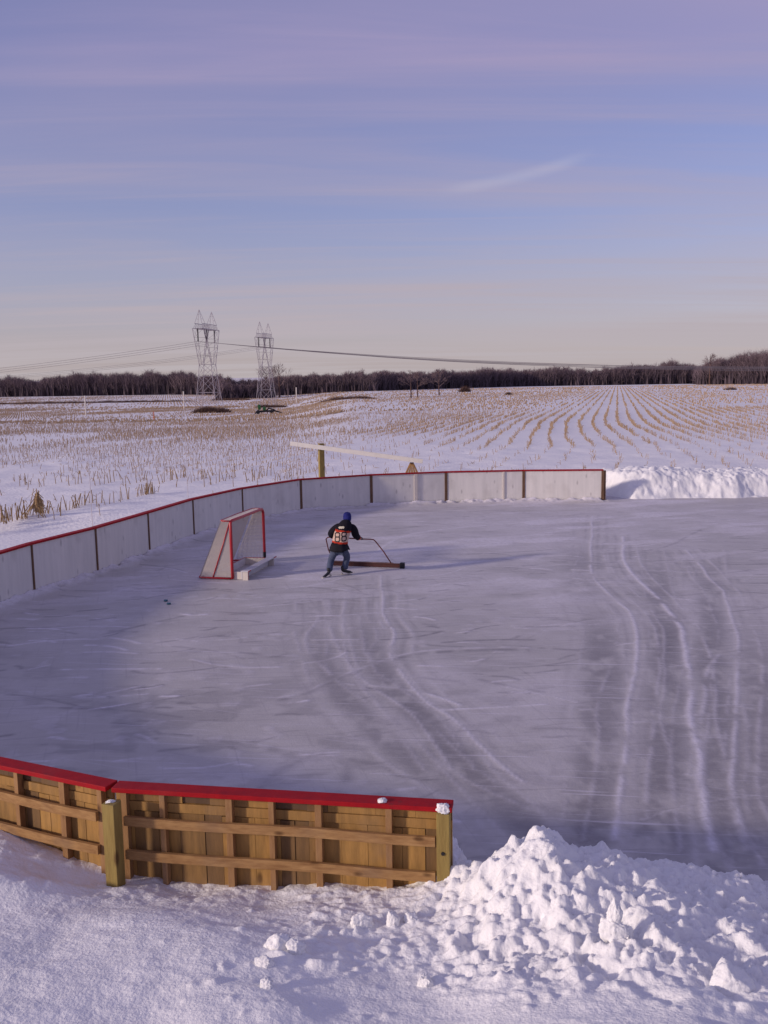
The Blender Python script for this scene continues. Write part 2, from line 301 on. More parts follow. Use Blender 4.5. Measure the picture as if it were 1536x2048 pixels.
# ---------------------------------------------------------------- ice
TR = {
'A':[(5.98,27.32),(4.9,22.5),(4.23,19.13),(4.14,16.95),(4.13,15.69),(3.65,13.54),(3.02,11.62),(2.45,9.49),(2.01,7.99)],
'B':[(5.99,23.86),(5.11,20.09),(4.94,16.9),(4.67,14.86),(4.24,13.03),(3.56,10.89),(3.31,9.71),(3.01,8.65),(2.78,7.78)],
'C':[(6.88,21.7),(6.27,17.61),(5.53,14.81),(4.92,12.99),(3.74,9.97),(3.27,8.53),(3.09,7.52)],
'D':[(-0.1,19.45),(-0.05,16.48),(0.14,14.83),(0.09,13.61),(0.48,11.74),(0.81,11.01),(1.11,9.94),(1.38,9.22)],
'E':[(-1.37,11.83),(-1.12,11.97),(-0.5,12.82),(0.42,13.72),(1.47,13.92),(2.14,13.88)],
'F':[(-0.77,18.11),(-0.67,14.88),(-0.48,13.04),(0.28,11.21),(0.65,9.56)],
'G':[(4.83,13.48),(4.34,12.57),(3.64,10.73),(3.14,9.21),(2.87,8.05)],
'H':[(-0.33,21.09),(0.39,24.01),(1.75,25.3),(4.0,26.12)],
'I':[(-0.53,20.0),(0.84,22.55),(1.96,23.13)],
'J':[(-1.13,16.19),(-1.24,14.34),(-0.78,12.83)],
'd1':[(3.59,17.8),(3.42,14.94),(2.71,11.64),(1.97,8.79),(1.7,7.64)],
'd2':[(6.1,21.76),(4.62,15.5),(3.49,11.6),(2.66,8.77),(2.24,7.46)],
'd3':[(7.44,21.65),(4.81,13.74),(3.87,10.72),(3.18,8.75),(2.76,7.29)],
'd4':[(6.52,16.79),(4.72,11.54),(3.56,8.74),(3.04,7.28)],
'd5':[(-1.3,17.32),(-1.11,14.61),(-0.53,11.79),(0.03,10.27),(0.53,9.31),(1.05,8.61)],
'd6':[(-0.47,17.26),(-0.25,14.29),(0.11,12.15),(0.55,10.7),(0.89,9.42),(1.33,8.01),(1.49,7.65)],
'd7':[(4.73,25.6),(4.28,21.3),(3.61,16.99)],
's1':[(3.11,13.09),(2.53,11.84)],'s2':[(-4.32,11.68),(-3.33,11.55),(-2.4,11.22)],'s3':[(-2.14,10.5),(-1.7,10.41)],
's4':[(-4.52,15.35),(-4.09,15.26)],'s5':[(-2.19,13.99),(-1.64,13.76),(-1.34,13.66)],
's6':[(-1.34,9.03),(-1.13,9.62),(-0.74,10.01),(-0.46,9.73),(-0.44,9.35)],'s7':[(-0.41,9.86),(0.12,9.58)],
's8':[(1.26,12.51),(2.04,11.96)],'s9':[(0.45,12.66),(0.95,12.46)],'s10':[(2.49,11.94),(3.27,11.52),(4.25,11.29)],
's11':[(-6.99,18.55),(-4.56,18.25),(-3.4,18.3)],'s12':[(-3.26,16.51),(-4.62,15.11)],'s13':[(-2.87,13.65),(-2.3,13.25)],
's14':[(1.73,14.17),(3.83,13.53)],'s15':[(3.28,21.38),(6.1,21.76),(8.12,24.43)],'s16':[(0.92,21.58),(2.64,21.68),(3.84,21.96)]}
def smooth_line(p, n=6):
    p = np.array(p, float)
    if len(p) < 3: return p
    e = np.vstack([2*p[0]-p[1], p, 2*p[-1]-p[-2]]); out = []
    for i in range(1, len(e)-2):
        for t in np.linspace(0, 1, n, endpoint=False):
            a, b, c, d = e[i-1:i+3]; out.append(.5*((2*b)+(-a+c)*t+(2*a-5*b+4*c-d)*t*t+(-a+3*b-3*c+d)*t**3))
    out.append(p[-1]); return np.array(out)
def ice():
    st = .035; xs = np.arange(-8, 15.5, st); ys = np.arange(5.4, 32.0, st)
    X, Y = np.meshgrid(xs, ys); nx, ny = len(xs), len(ys)
    frost = np.zeros_like(X); dark = np.zeros_like(X)
    WX = X + (fbm(X*.8, Y*.8, 40, 3)-.5)*.12
    def stroke(F, pts, w, amt, br=0.0, seed=1, sharp=2):
        pts = smooth_line(pts)
        x0, x1 = pts[:, 0].min()-4*w-.3, pts[:, 0].max()+4*w+.3; y0, y1 = pts[:, 1].min()-4*w-.3, pts[:, 1].max()+4*w+.3
        i0, i1 = np.searchsorted(xs, [x0, x1]); j0, j1 = np.searchsorted(ys, [y0, y1])
        if i1 <= i0 or j1 <= j0: return
        sx, sy = WX[j0:j1, i0:i1], Y[j0:j1, i0:i1]; d = np.full(sx.shape, 1e9)
        for a, b in zip(pts[:-1], pts[1:]): d = np.minimum(d, seg_dist(sx, sy, a, b))
        v = np.exp(-(d/w)**sharp)*amt
        if br: v = v*sm(br-.22, br+.12, fbm(X[j0:j1, i0:i1]*4.5, Y[j0:j1, i0:i1]*2.2, seed, 4))
        F[j0:j1, i0:i1] = np.maximum(F[j0:j1, i0:i1], v)
    for k, w, a in (('A',.036,.85),('B',.052,.9),('C',.036,.75),('D',.032,.72),('G',.045,.6),('F',.03,.45),('H',.09,.7),('I',.07,.6),('J',.04,.4)): stroke(frost, TR[k], w, a, .36, ord(k))
    for k, w, a in (('A',.12,.16),('B',.16,.24),('C',.14,.16),('D',.10,.12)): stroke(frost, TR[k], w, a, .50, ord(k)+3)
    for k, w, a in (('d1',.30,.75),('d2',.30,.8),('d3',.26,.8),('d4',.42,.65),('d5',.20,.6),('d6',.24,.7),('d7',.35,.4)):
        tmp = np.zeros_like(X); stroke(tmp, TR[k], w, min(1, a*1.1), .42, int(k[1])+70, 3.2); y1 = TR[k][0][1]; dark = np.maximum(dark, tmp*sm(y1+.3, y1-4.5, Y)*(.7+.6*fbm(X*.7, Y*.35, 140, 3)))
    for k, amt in (('A', .5), ('B', .55), ('C', .5), ('D', .4), ('G', .4), ('F', .35), ('d1', .4), ('d2', .4), ('d3', .4), ('d4', .4), ('d5', .4), ('d6', .4)):
        for off, F, a_, w_ in ((-.17, dark, .7, .035), (.15, dark, .8, .05), (-.32, frost, .6, .03), (.30, frost, .7, .035), (.44, dark, .5, .04), (-.46, dark, .5, .05)):
            stroke(F, [(x+off*(1+.15*math.sin(y*.9+off*9)), y) for x, y in TR[k]], w_, a_*amt*1.3, .42, int(off*100)+300, 2)
    bands = np.zeros_like(X)
    for k, w in (('d1', .30), ('d2', .30), ('d3', .26), ('d4', .42), ('d5', .22), ('d6', .26)):
        tmp = np.zeros_like(X); stroke(tmp, TR[k], w, 1, 0, 1, 3); bands = np.maximum(bands, tmp*sm(TR[k][0][1]+.3, TR[k][0][1]-4.5, Y))
    ridge = frost.copy()
    for k in ('E',): stroke(dark, TR[k], .07, .8, .42, 9); stroke(frost, [(x, y+.12) for x, y in TR[k]], .04, .5, .4, 10)
    for i in range(1, 17): stroke(dark, TR['s%d' % i], .045 if i not in (6, 7) else .08, .75, .40, 20+i)
    r_ = random.Random(3)
    for i in range(1100):                                   # skate cuts and scuffs
        x, y = r_.uniform(-7, 12), r_.uniform(7.5, 29.5); a = r_.gauss(-.05, .35); L_ = r_.choice([.2, .3, .4, .5, .8, 1.4]); cv = r_.uniform(-.5, .5)
        pts = [(x+L_*(t-.5)*math.cos(a+cv*t), y+L_*(t-.5)*math.sin(a+cv*t)) for t in (0, .33, .66, 1)]
        stroke(dark if i % 3 else frost, pts, r_.uniform(.018, .038), r_.uniform(.6, 1), .36, 100+i)
    for i in range(90):                                   # long hair-thin cuts
        x, y = r_.uniform(-6, 9), r_.uniform(7.5, 27); a = r_.uniform(-.6, .8); L_ = r_.uniform(1.5, 5)
        pts = [(x+L_*(t-.5)*math.cos(a+.3*t), y+L_*(t-.5)*math.sin(a+.3*t)) for t in (0, .33, .66, 1)]
        stroke(frost if i % 2 else dark, pts, .018, r_.uniform(.12, .32), .40, 400+i)
    # loose snow fields: toward boards, far right half, edges near banks
    rd = ring_dist(X, Y)
    edge = np.exp(-(rd/.26)**2)*sm(.2, .5, fbm(X*3, Y*3, 5))*1.0
    frost = np.maximum(frost, edge)
    big = fbm(X*.35, Y*.35, 55, 3); mid = fbm(X*1.3+2, Y*2.3, 56, 5)
    fog = sm(.38, .72, .6*big+.4*mid)*.32 + sm(15, 27, Y)*.14
    sweep = sm(.50, .66, fbm(X*.55+Y*.25, Y*1.5-X*.5, 61, 5))*.35*sm(13, 20, Y)
    clump = sm(.69, .78, fbm(X*3.6, Y*3.6, 77, 3))*.45
    rightdark = sm(2.0, 4.0, X-.18*(Y-8))*sm(17, 11, Y)*.35
    frost = np.clip(np.maximum(frost, fog+sweep), 0, 1); frost = np.maximum(frost, clump*.6)
    blotch = sm(.52, .68, fbm(X*2.0, Y*3.0, 91, 5))*.5
    dark = np.clip(np.maximum(dark, rightdark+blotch*(.25+.75*sm(16, 9, Y))), 0, 1)
    frost = np.maximum(frost*(1-.6*np.clip(bands, 0, 1)), ridge)
    Z = frost*.010 + edge*.09*(.4+fbm(X*5, Y*5, 88, 3)) + (fbm(X*.8, Y*.8, 2, 3)-.5)*.006
    V = np.stack([X, Y, Z], -1).reshape(-1, 3)
    P2 = [(x+(0.02 if x > 0 else -.02), y) for x, y in RING] + [(3.0, 5.6), (15.4, 5.5), (15.4, 31.1), (8.4, 31.15), (7.9, 31.9), (7.0, 31.9)]
    keep = inside(X, Y, P2)
    m = bpy.data.materials.new('rink_ice'); m.use_nodes = True; t = m.node_tree; L = t.links.new; b = t.nodes['Principled BSDF']
    geo = N(t, 'ShaderNodeNewGeometry')
    fr = N(t, 'ShaderNodeAttribute', attribute_name='frost'); dk = N(t, 'ShaderNodeAttribute', attribute_name='dark')
    def noise(scale, sc=(1,1,1), det=6, ro=.65):
        mp = N(t, 'ShaderNodeMapping'); mp.inputs['Scale'].default_value = sc; L(geo.outputs['Position'], mp.inputs[0])
        n = N(t, 'ShaderNodeTexNoise'); n.inputs['Scale'].default_value = scale; n.inputs['Detail'].default_value = det; n.inputs['Roughness'].default_value = ro; L(mp.outputs[0], n.inputs[0]); return n.outputs[0]
    def mr(s, a, c, lo=0, hi=1):
        r2 = N(t, 'ShaderNodeMapRange'); r2.inputs['From Min'].default_value = a; r2.inputs['From Max'].default_value = c; r2.inputs['To Min'].default_value = lo; r2.inputs['To Max'].default_value = hi; L(s, r2.inputs['Value']); return r2.outputs[0]
    def mth(op, a, c):
        n = N(t, 'ShaderNodeMath', operation=op, use_clamp=True)
        for i, q in enumerate((a, c)):
            if isinstance(q, (int, float)): n.inputs[i].default_value = q
            else: L(q, n.inputs[i])
        return n.outputs[0]
    def mix(fac, a, c):
        n = N(t, 'ShaderNodeMix', data_type='RGBA'); L(fac, n.inputs[0])
        for i, q in ((6, a), (7, c)):
            if isinstance(q, tuple): n.inputs[i].default_value = (*q, 1)
            else: L(q, n.inputs[i])
        return n.outputs[2]
    n1 = mr(noise(1.2), .35, .65); n2 = mr(noise(9, (1, .8, 1)), .35, .65)
    n3 = mr(noise(38), .3, .7)
    base = mix(n1, (.46, .438, .415), (.525, .50, .475))
    dkf = mth('MULTIPLY', dk.outputs['Fac'], mth('ADD', mr(noise(5, (1, 1.6, 1)), .35, .62, .45, .9), .25))
    base = mix(dkf, base, (.225, .21, .212))
    frf = mth('MULTIPLY', fr.outputs['Fac'], mth('ADD', mth('MULTIPLY', n2, .55), .62))
    base = mix(frf, base, (.78, .75, .80))
    sp = mth('MULTIPLY', mr(noise(14, (1, 1, 1), 8, .8), .60, .74), .38)       # specks of loose snow
    base = mix(sp, base, (.74, .71, .77))
    for ang, sc, off, colr, amt in ((8, (.35, 9, 1), 0, (.72,.69,.75), .55), (-14, (.3, 8, 1), 3, (.27,.255,.26), .35), (22, (.3, 10, 1), 7, (.70,.67,.73), .25), (75, (.35, 9, 1), 11, (.28,.26,.27), .22), (-2, (.22, 12, 1), 17, (.27,.25,.26), .45)):
        mp = N(t, 'ShaderNodeMapping'); mp.inputs['Rotation'].default_value = (0, 0, R(ang)); L(geo.outputs['Position'], mp.inputs[0])
        mp2 = N(t, 'ShaderNodeMapping'); mp2.inputs['Scale'].default_value = sc; mp2.inputs['Location'].default_value = (off, off*2, 0); L(mp.outputs[0], mp2.inputs[0])
        n = N(t, 'ShaderNodeTexNoise'); n.inputs['Scale'].default_value = 1.7; n.inputs['Detail'].default_value = 4; n.inputs['Roughness'].default_value = .6; n.inputs['Distortion'].default_value = .15; L(mp2.outputs[0], n.inputs[0])
        base = mix(mth('MULTIPLY', mr(n.outputs[0], .60, .70), amt), base, colr)
    sh = mth('MULTIPLY', n3, .12); base = mix(sh, base, (.30, .28, .30))
    L(base, b.inputs['Base Color'])
    L(mr(fr.outputs['Fac'], 0, .6, .5, .85), b.inputs['Roughness']); b.inputs['Specular IOR Level'].default_value = .22
    bp = N(t, 'ShaderNodeBump'); bp.inputs['Strength'].default_value = .35; bp.inputs['Distance'].default_value = .012; L(noise(22), bp.inputs['Height']); L(bp.outputs[0], b.inputs['Normal'])
    o = npmesh('ice', V, grid_faces(nx, ny, keep), m, {'frost': (frost, 'POINT'), 'dark': (dark, 'POINT')}, smooth=True)
    tag(o, 'grey scraped rink ice with white snow ridges and skate marks', 'ice', kind='structure')
ice()

# ---------------------------------------------------------------- snow heightfields
def splat(Z, xs, ys, cx, cy, r, h, p, ang, tx, ty, asp, add=True):
    i0, i1 = np.searchsorted(xs, [cx-r*1.5, cx+r*1.5]); j0, j1 = np.searchsorted(ys, [cy-r*1.5, cy+r*1.5])
    if i1 <= i0 or j1 <= j0: return
    dx, dy = np.meshgrid(xs[i0:i1]-cx, ys[j0:j1]-cy); ca, sa = math.cos(ang), math.sin(ang)
    a = np.abs(dx*ca+dy*sa)/r; b = np.abs(-dx*sa+dy*ca)/(r*asp)
    q = np.clip(1-(a**p+b**p), 0, 1)**.62
    q = np.minimum(q, np.clip(.72 + (dx*tx*9+dy*ty*7)/(r*10), .25, 1))
    ci, cj = int(np.clip(np.searchsorted(xs, cx), 0, len(xs)-1)), int(np.clip(np.searchsorted(ys, cy), 0, len(ys)-1))
    Z[j0:j1, i0:i1] = np.maximum(Z[j0:j1, i0:i1], q*(h + np.clip(tx*dx+ty*dy, -h*.6, h*.6)) + (0 if add is True else add))
def front_base(X, Y):
    # level of the trodden bank that slopes up toward the house side, measured off the boards
    zw = np.interp(X, [-9, -3.2, -2.5, -1.9, -1.45, -0.85, 0.08, 0.45, .8, 1.6, 2.4, 2.8, 3.4, 5, 8], [.62, .52, .38, .29, .235, .265, .335, .38, .42, .50, .40, .26, .14, .10, .10])
    k_ = np.exp(-(np.clip(6.85-Y, 0, 9)/.55)**2)
    base = (.35+(zw-.35)*(k_+(1-k_)*sm(-.3, .9, X))) + np.interp(X, [0, 1.8, 3, 6], [.115, .12, .09, .07])*(6.75-Y)
    base = base + .09*np.exp(-((X+3.0)/.5)**2-((Y-6.55)/.22)**2) - .10*np.exp(-((X+2.45)/.30)**2-((Y-6.95)/.14)**2)
    base += (fbm(X*.7+3, Y*.7, 31, 3)-.5)*.22*sm(6.8, 6.1, Y)
    base += sm(6.2, 6.75, Y)*((fbm(X*2.3, Y*2.3, 131, 3)-.5)*.09 + np.abs(fbm(X*8, Y*8, 132, 3)-.5)*.04 - .012)
    return base
def foreground():
    st = .0125; xs = np.arange(-4.6, 4.7, st); ys = np.arange(3.9, 8.3, st); X, Y = np.meshgrid(xs, ys)
    Z = front_base(X, Y)
    # heap at the end of the boards
    for cx, cy, sx, sy, h in ((1.08, 6.42, .22, .30, .14), (1.0, 6.30, .42, .48, .21), (.78, 6.35, .20, .30, .06), (1.5, 6.1, .6, .55, .10), (2.3, 5.8, .7, .6, .06)):
        Z += h*np.exp(-((X-cx)/sx)**2-((Y-cy)/sy)**2)
    m = sm(-.15, .75, X+.55*(5.6-Y)*.0+.0)*1.0
    m = np.maximum(m, .34*sm(-.9, -.2, X)*sm(6.9, 6.3, Y)*sm(5.25, 5.7, Y)); m = m*sm(4.75, 5.55, Y+.25*(X-1)) + .06
    m = np.clip(m, 0, 1); m = m*(.75+.5*fbm(X*1.5, Y*1.5, 66, 2))
    r_ = random.Random(5)
    D = np.zeros_like(Z)
    mask = lambda x, y: m[min(max(int((y-ys[0])/st), 0), len(ys)-1), min(max(int((x-xs[0])/st), 0), len(xs)-1)]
    for i in range(15000):
        x, y = r_.uniform(-1.2, 4.6), r_.uniform(4.4, 7.1); mk = mask(x, y)
        if r_.random() > mk*1.0: continue
        s = r_.choice([.012]*8+[.02]*8+[.032]*5+[.048]*2+([.08] if r_.random() < .2 else []))*r_.uniform(.7, 1.3)
        splat(D, xs, ys, x, y, s, s*r_.uniform(.35, .85)*(.6+.4*mk), r_.choice([1.6, 2.2, 3, 4]), r_.uniform(0, 3.1), r_.uniform(-1, 1), r_.uniform(-1, 1), r_.uniform(.45, 1))
    for i in range(160):                                # small debris over the smooth part
        x, y = r_.uniform(-4.5, 1), r_.uniform(4.3, 6.7); s = r_.uniform(.008, .022)
        if r_.random() < .25+.75*sm(-2, 0, np.array(x)): splat(D, xs, ys, x, y, s, s*.6, 2, 0, 0, 0, 1)
    for _ in range(2):
        D[1:-1, 1:-1] = .4*D[1:-1, 1:-1]+.15*(D[2:, 1:-1]+D[:-2, 1:-1]+D[1:-1, 2:]+D[1:-1, :-2])
    big = fbm(X*2.6, Y*2.6, 19, 4); rid = 1-np.abs(2*fbm(X*4.2, Y*4.2, 23, 4)-1)
    Z = Z + D*.85 + m*((big-.5)*.20 + (rid-.75)*.07 + (np.abs(fbm(X*9, Y*9, 27, 4)-.5))*.13 + (fbm(X*20, Y*20, 29, 4)-.5)*.055)
    Z += (fbm(X*6, Y*9, 33, 4)-.5)*.016 + (fbm(X*34, Y*40, 35, 3)-.5)*.0055
    Z += (fbm(X*1.8, Y*3.2, 36, 3)-.5)*.05*sm(6.7, 6.0, Y)
    # grooves pressed in the lower right
    for k in range(5):
        c = 1.1+k*.42; Z -= .035*np.exp(-((X-c-.7*(5.4-Y))/.07)**2)*sm(5.65, 5.3, Y)*sm(.46, .56, fbm(X*2, Y*2, 50+k, 2))
    # fall to the ice past the line of the boards
    yc = np.interp(X, [-9, .35, .6, .9, 1.4, 2, 2.6, 3.2, 5], [9, 9, 6.78, 6.72, 6.66, 6.62, 6.60, 6.45, 6.0]) + (fbm(X*2.4, Y*0+1, 44, 3)-.5)*.22
    fall = sm(0, .62, Y-yc); Z = Z*(1-fall)-.06*fall
    # wall side: keep under the boards, slope to nothing past the plank line
    inr = inside(X, Y) & (X < .5); wd = ring_dist(X, Y)
    Z = np.where(inr, -.06, Z)
    # crust of snow lying along the plank feet
    V = np.stack([X, Y, Z], -1).reshape(-1, 3)
    o = npmesh('snow_bank', V, grid_faces(len(xs), len(ys)), M_snow_near, smooth=True)
    tag(o, 'foreground bank of trodden snow with a lumpy heap at its right', 'snow bank', kind='structure')
    return xs, ys, Z
FX, FY, FZ = foreground()
def fz(x, y): return float(FZ[min(max(int((y-FY[0])/.0125), 0), len(FY)-1), min(max(int((x-FX[0])/.0125), 0), len(FX)-1)])
def foreground_skirt():
    xs = np.arange(-14, 20.1, .2); ys = np.arange(-6, 9.2, .2); X, Y = np.meshgrid(xs, ys)
    Z = front_base(X, np.minimum(Y, 7)) - .05
    inn = (X > -4.5) & (X < 4.6) & (Y > 4.0)
    fall = sm(0, 1.4, Y-np.interp(X, [-14, .4, .8, 3.2, 5, 20], [99, 99, 6.6, 6.2, 5.4, 5.0])); Z = Z*(1-fall)-.1*fall
    Z = np.where(inn | inside(X, Y), -.3, Z)
    V = np.stack([X, Y, Z], -1).reshape(-1, 3)
    tag(npmesh('snow_ground', V, grid_faces(len(xs), len(ys)), M_snow, smooth=True), 'snow covered ground around the foreground bank', 'snow', kind='structure')
foreground_skirt()
def side_banks():
    # outside the far and left boards
    st = .06; xs = np.arange(-16, 8.2, st); ys = np.arange(8.5, 36, st); X, Y = np.meshgrid(xs, ys)
    rd = ring_dist(X, Y); out = ~inside(X, Y)
    hh = np.interp(Y, [8, 14, 20, 25, 29, 31, 36], [.7, .66, .62, .55, .30, .22, .1])
    lumps = sm(2.6, 1.2, rd)
    Z = hz(X, Y) + hh*sm(3.4, .9, rd)*(.75+.5*(fbm(X*.8, Y*.8, 12, 3)-.5)) + lumps*((fbm(X*2.5, Y*2.5, 13, 4)-.5)*.36 + np.abs(fbm(X*5, Y*5, 113, 3)-.5)*.22)*sm(30.5, 27, Y) + (fbm(X*6, Y*6, 14, 3)-.5)*.04
    Z -= .12*sm(2.8, 3.9, rd)
    keep = out & (rd > .10) & (rd < 4.2) & ((X < 7.0) | (Y > 31.8))
    V = np.stack([X, Y, Z], -1).reshape(-1, 3)
    tag(npmesh('snow_bank', V, grid_faces(len(xs), len(ys), keep), M_snow, smooth=True), 'low lumpy snow bank piled outside the curved white boards', 'snow bank', kind='structure')
    # plowed bank right of the boards
    st = .03; xs = np.arange(6.9, 16.5, st); ys = np.arange(29.2, 34.6, st); X, Y = np.meshgrid(xs, ys)
    foot = 30.45 + (fbm(X*.9, X*0, 15, 3)-.5)*.35 + 1.0*np.exp(-((X-7.25)/.55)**2)
    top = np.interp(X, [6.9, 7.4, 8.4, 9.5, 11, 13, 17], [.62, .76, .86, .82, .77, .74, .78]) + (fbm(X*1.3, Y*1.2, 16, 4)-.5)*.20
    rise = sm(0, 1.1, Y-foot+(fbm(X*2.5, Y*2.5, 17, 3)-.5)*.3)**.75; back = sm(3.8, 1.7, Y-foot)
    Z = top*rise*back
    D = np.zeros_like(Z); r_ = random.Random(8)
    for i in range(1800):
        x, y = r_.uniform(7.0, 16.4), r_.uniform(30.3, 32.6); s = r_.uniform(.04, .13)
        splat(D, xs, ys, x, y, s, s*r_.uniform(.3, .7), r_.choice([2, 2.5, 3]), r_.uniform(0, 3), r_.uniform(-.4, .4), r_.uniform(-.4, .4), r_.uniform(.6, 1))
    splat(D, xs, ys, 8.85, 31.5, .16, .30, 1.2, .3, 0, 0, .6)
    Z = Z + D*.5*sm(.02, .2, rise)*back + rise*back*((fbm(X*7, Y*7, 18, 4)-.5)*.10) - .07*(1-rise) - .06*sm(3.2, 3.9, Y-foot)
    Z += hz(X, Y)*0
    V = np.stack([X, Y, Z], -1).reshape(-1, 3)
    tag(npmesh('snow_bank', V, grid_faces(len(xs), len(ys)), M_snow, smooth=True), 'long plowed snow bank edging the rink right of the white boards', 'snow bank', kind='structure')
side_banks()

# ---------------------------------------------------------------- boards
def frame_of(A, B):
    a = Vector((*A, 0)); b = Vector((*B, 0)); e = (b-a); L = e.length; e.normalize()
    n = Vector((e.y, -e.x, 0))            # to the right of travel
    return a, e, n, L
def wall_matrix(A, B, outward_ref=(0.5, 18)):
    a, e, n, L = frame_of(A, B)
    c = Vector((*outward_ref, 0)); mid = a+e*L/2
    if (mid-c).dot(n) < 0: n = -n
    m = Matrix((( e.x, n.x, 0, a.x), (e.y, n.y, 0, a.y), (0, 0, 1, 0), (0, 0, 0, 1))); return m, L
def far_panel(A, B, label, pale_seams=(), end_post=False, faint=()):
    m, L = wall_matrix(A, B); root = empty('rink_board', (A[0], A[1], 0)); inv = Matrix.Translation((-A[0], -A[1], 0)); m = inv @ m
    tag(root, label, 'rink board', 'white boards round the far side of the rink')
    b = MB(); b.box((.004, 0, .02), (L-.004, .014, .958), m); b.build('face_sheet', M_white, root)
    b = MB(); b.box((-.015, -.03, .960), (L+.012, .11, 1.0), m); b.build('cap_rail', M_red, root, bevel=.004)
    bw = .042 if A[0] > -3 else .020; b = MB(); b.box((-bw, -.024, .02), (bw, -.002, .957), m); b.build('batten', M_batten, root)
    for s in (.6, 1.2, 1.8):
        if s < L-.1: b = MB(); b.box((s-.02, .016, .02), (s+.02, .10, .955), m); b.build('stud', M_wood, root)
    b = MB(); b.box((-.05, .112, -.1), (.04, .20, .955), m); b.build('post', M_post, root)
    for s, w, mat in pale_seams:  # pale upright strips fixed over the board face
        b = MB(); b.box((s, -.03, .03), (s+w, -.002, .957), m); b.build('white_strip', mat, root)
    return root, m
far_labels = ['first white board from the right end of the rink wall, beside the plowed snow bank', 'second white board from the right end of the rink wall, between two brown posts',
 'white sunlit board with a narrow pale upright strip, behind the tilted beam', 'white board in shade behind the bare square post that carries the tilted beam', 'white board just right of the goal top, above and left of the skater',
 'white board directly behind the top of the hockey goal', 'white board just left of the hockey goal', 'third white board from the left edge of the photo, left of the goal',
 'second white board from the left edge of the photo', 'white board cut by the left edge of the photo, under a red cap rail', 'white board left of the photo edge, where the curve turns back', 'white board on the left curve, outside the photo on its far half',
 'white board on the left curve, outside the photo on its near half', 'white board joining the left curve to the near planked boards']
for i in range(14):
    A, B = RING[i], RING[i+1]
    seams = []
    if i == 2: seams = [(.95, .10, M_cream)]
    if i == 1: seams = [(.62, .05, M_cream)]
    r, m = far_panel(A, B, far_labels[i], seams)
    if i == 0:
        b = MB(); b.box((-.10, .0, .02), (-.018, .12, .957), m); b.build('end_post', M_dark if False else M_batten, r)

# near planked boards, seen from outside
def near_panel(A, B, s0, s1, studs, label, end=False, start_post=False, seed=1):
    m, L = wall_matrix(A, B); o = m @ Vector((0, 0, 0)); root = empty('plank_board', (o.x, o.y, 0)); m = Matrix.Translation((-o.x, -o.y, 0)) @ m
    tag(root, label, 'rink board', 'near rink boards of rough planks seen from outside')
    r_ = random.Random(seed)
    b = MB(); b.box((s0, .02, .02), (s1-.01, .034, .955), m); b.build('face_sheet', M_white, root)
    pb = MB(); s = s0
    while s < s1-.02:
        w = min(r_.choice([.09, .11, .14, .14, .17, .2]), s1-.01-s)
        t = r_.choice([.6, 1, .9, 1, .78, 1, .35, .88, .95]); th = r_.uniform(0, .008)
        pb.box((s+.0015, .036, .02), (s+w-.0015, .052+th, .79-r_.uniform(0, .01)), m, t); s += w
    s = s0
    while s < s1-.02:                                   # upper tier of short offcuts
        w = min(r_.choice([.16, .22, .3, .36]), s1-.01-s); t = r_.choice([1, .8, .95, .3, 1, .6]); th = r_.uniform(0, .008)
        if r_.random() < .22: th = -.006; t = .12
        pb.box((s+.001, .036, .872), (s+w-.001, .055+th, .925), m, t)
        s += w
    pb.box((s0, .036, .795), (s1-.01, .066, .868), m, .92); pb.box((s0, .036, .928), (s1-.01, .066, .958), m, .85)
    pb.build('planks', M_plank, root)
    for s in studs:
        w = r_.uniform(.042, .054)
        b = MB(); b.box((s-w/2, .0665, .02), (s+w/2, .125, .957), m, jit=.0015); b.build('stud', M_wood, root, bevel=.002)
    for z0, z1, nm in ((.705, .779, 'rail'), (.432, .506, 'rail')):
        for (a_, c_) in (((s0, s1-.10),) if not end else ((s0+.10, s1-.125),)):
            b = MB(); n = 10; vs = []
            for k in range(n+1):
                s = a_+(c_-a_)*k/n; dz = .006*math.sin(k*.9+seed)
                for (t, z) in ((.129, z0), (.164, z0+.002), (.164, z1+.002), (.129, z1)): vs.append(m @ Vector((s, t+.002*math.sin(k*1.7), z+dz)))
            fs = [(3, 2, 1, 0), tuple(4*n+q for q in range(4))]
            for k in range(n):
                for q in range(4): fs.append((4*k+q, 4*k+(q+1) % 4, 4*k+4+(q+1) % 4, 4*k+4+q))
            b.add(vs, fs); b.build(nm, M_rail, root, bevel=.003)
    b = MB(); b.box((s0+.004, 0, .962), (s1-.006, .142, 1.0), m, jit=.001); b.build('cap_rail', M_red, root, bevel=.004)
    for s in [x+.012 for x in studs]:
        for z in (.72, .755, .45, .49):
            pass
    return root, m, L
rootL, mL, LL = near_panel(RING[14], RING[15], 0.0, 2.44, [.18, .62, 1.05, 1.49, 1.97, 2.35], 'left near board of rough planks under a red cap, cut by the photo edge', seed=4)
rootR, mR, LR = near_panel(RING[15], RING[16], 0.0, 2.62, [.09, .40, .93, 1.26, 1.62, 2.15], 'right near board of rough planks under a red cap, ending at the snow heap', end=True, seed=9)
b = MB(); b.box((2.505, .056, .0), (2.60, .165, .957), mR); b.build('end_post', M_post, rootR, bevel=.004)
b = MB(); b.tube([mR @ Vector((2.552, .166, .66)), mR @ Vector((2.552, .172, .66))], .014, 10); b.build('bolt', M_dark, rootR)
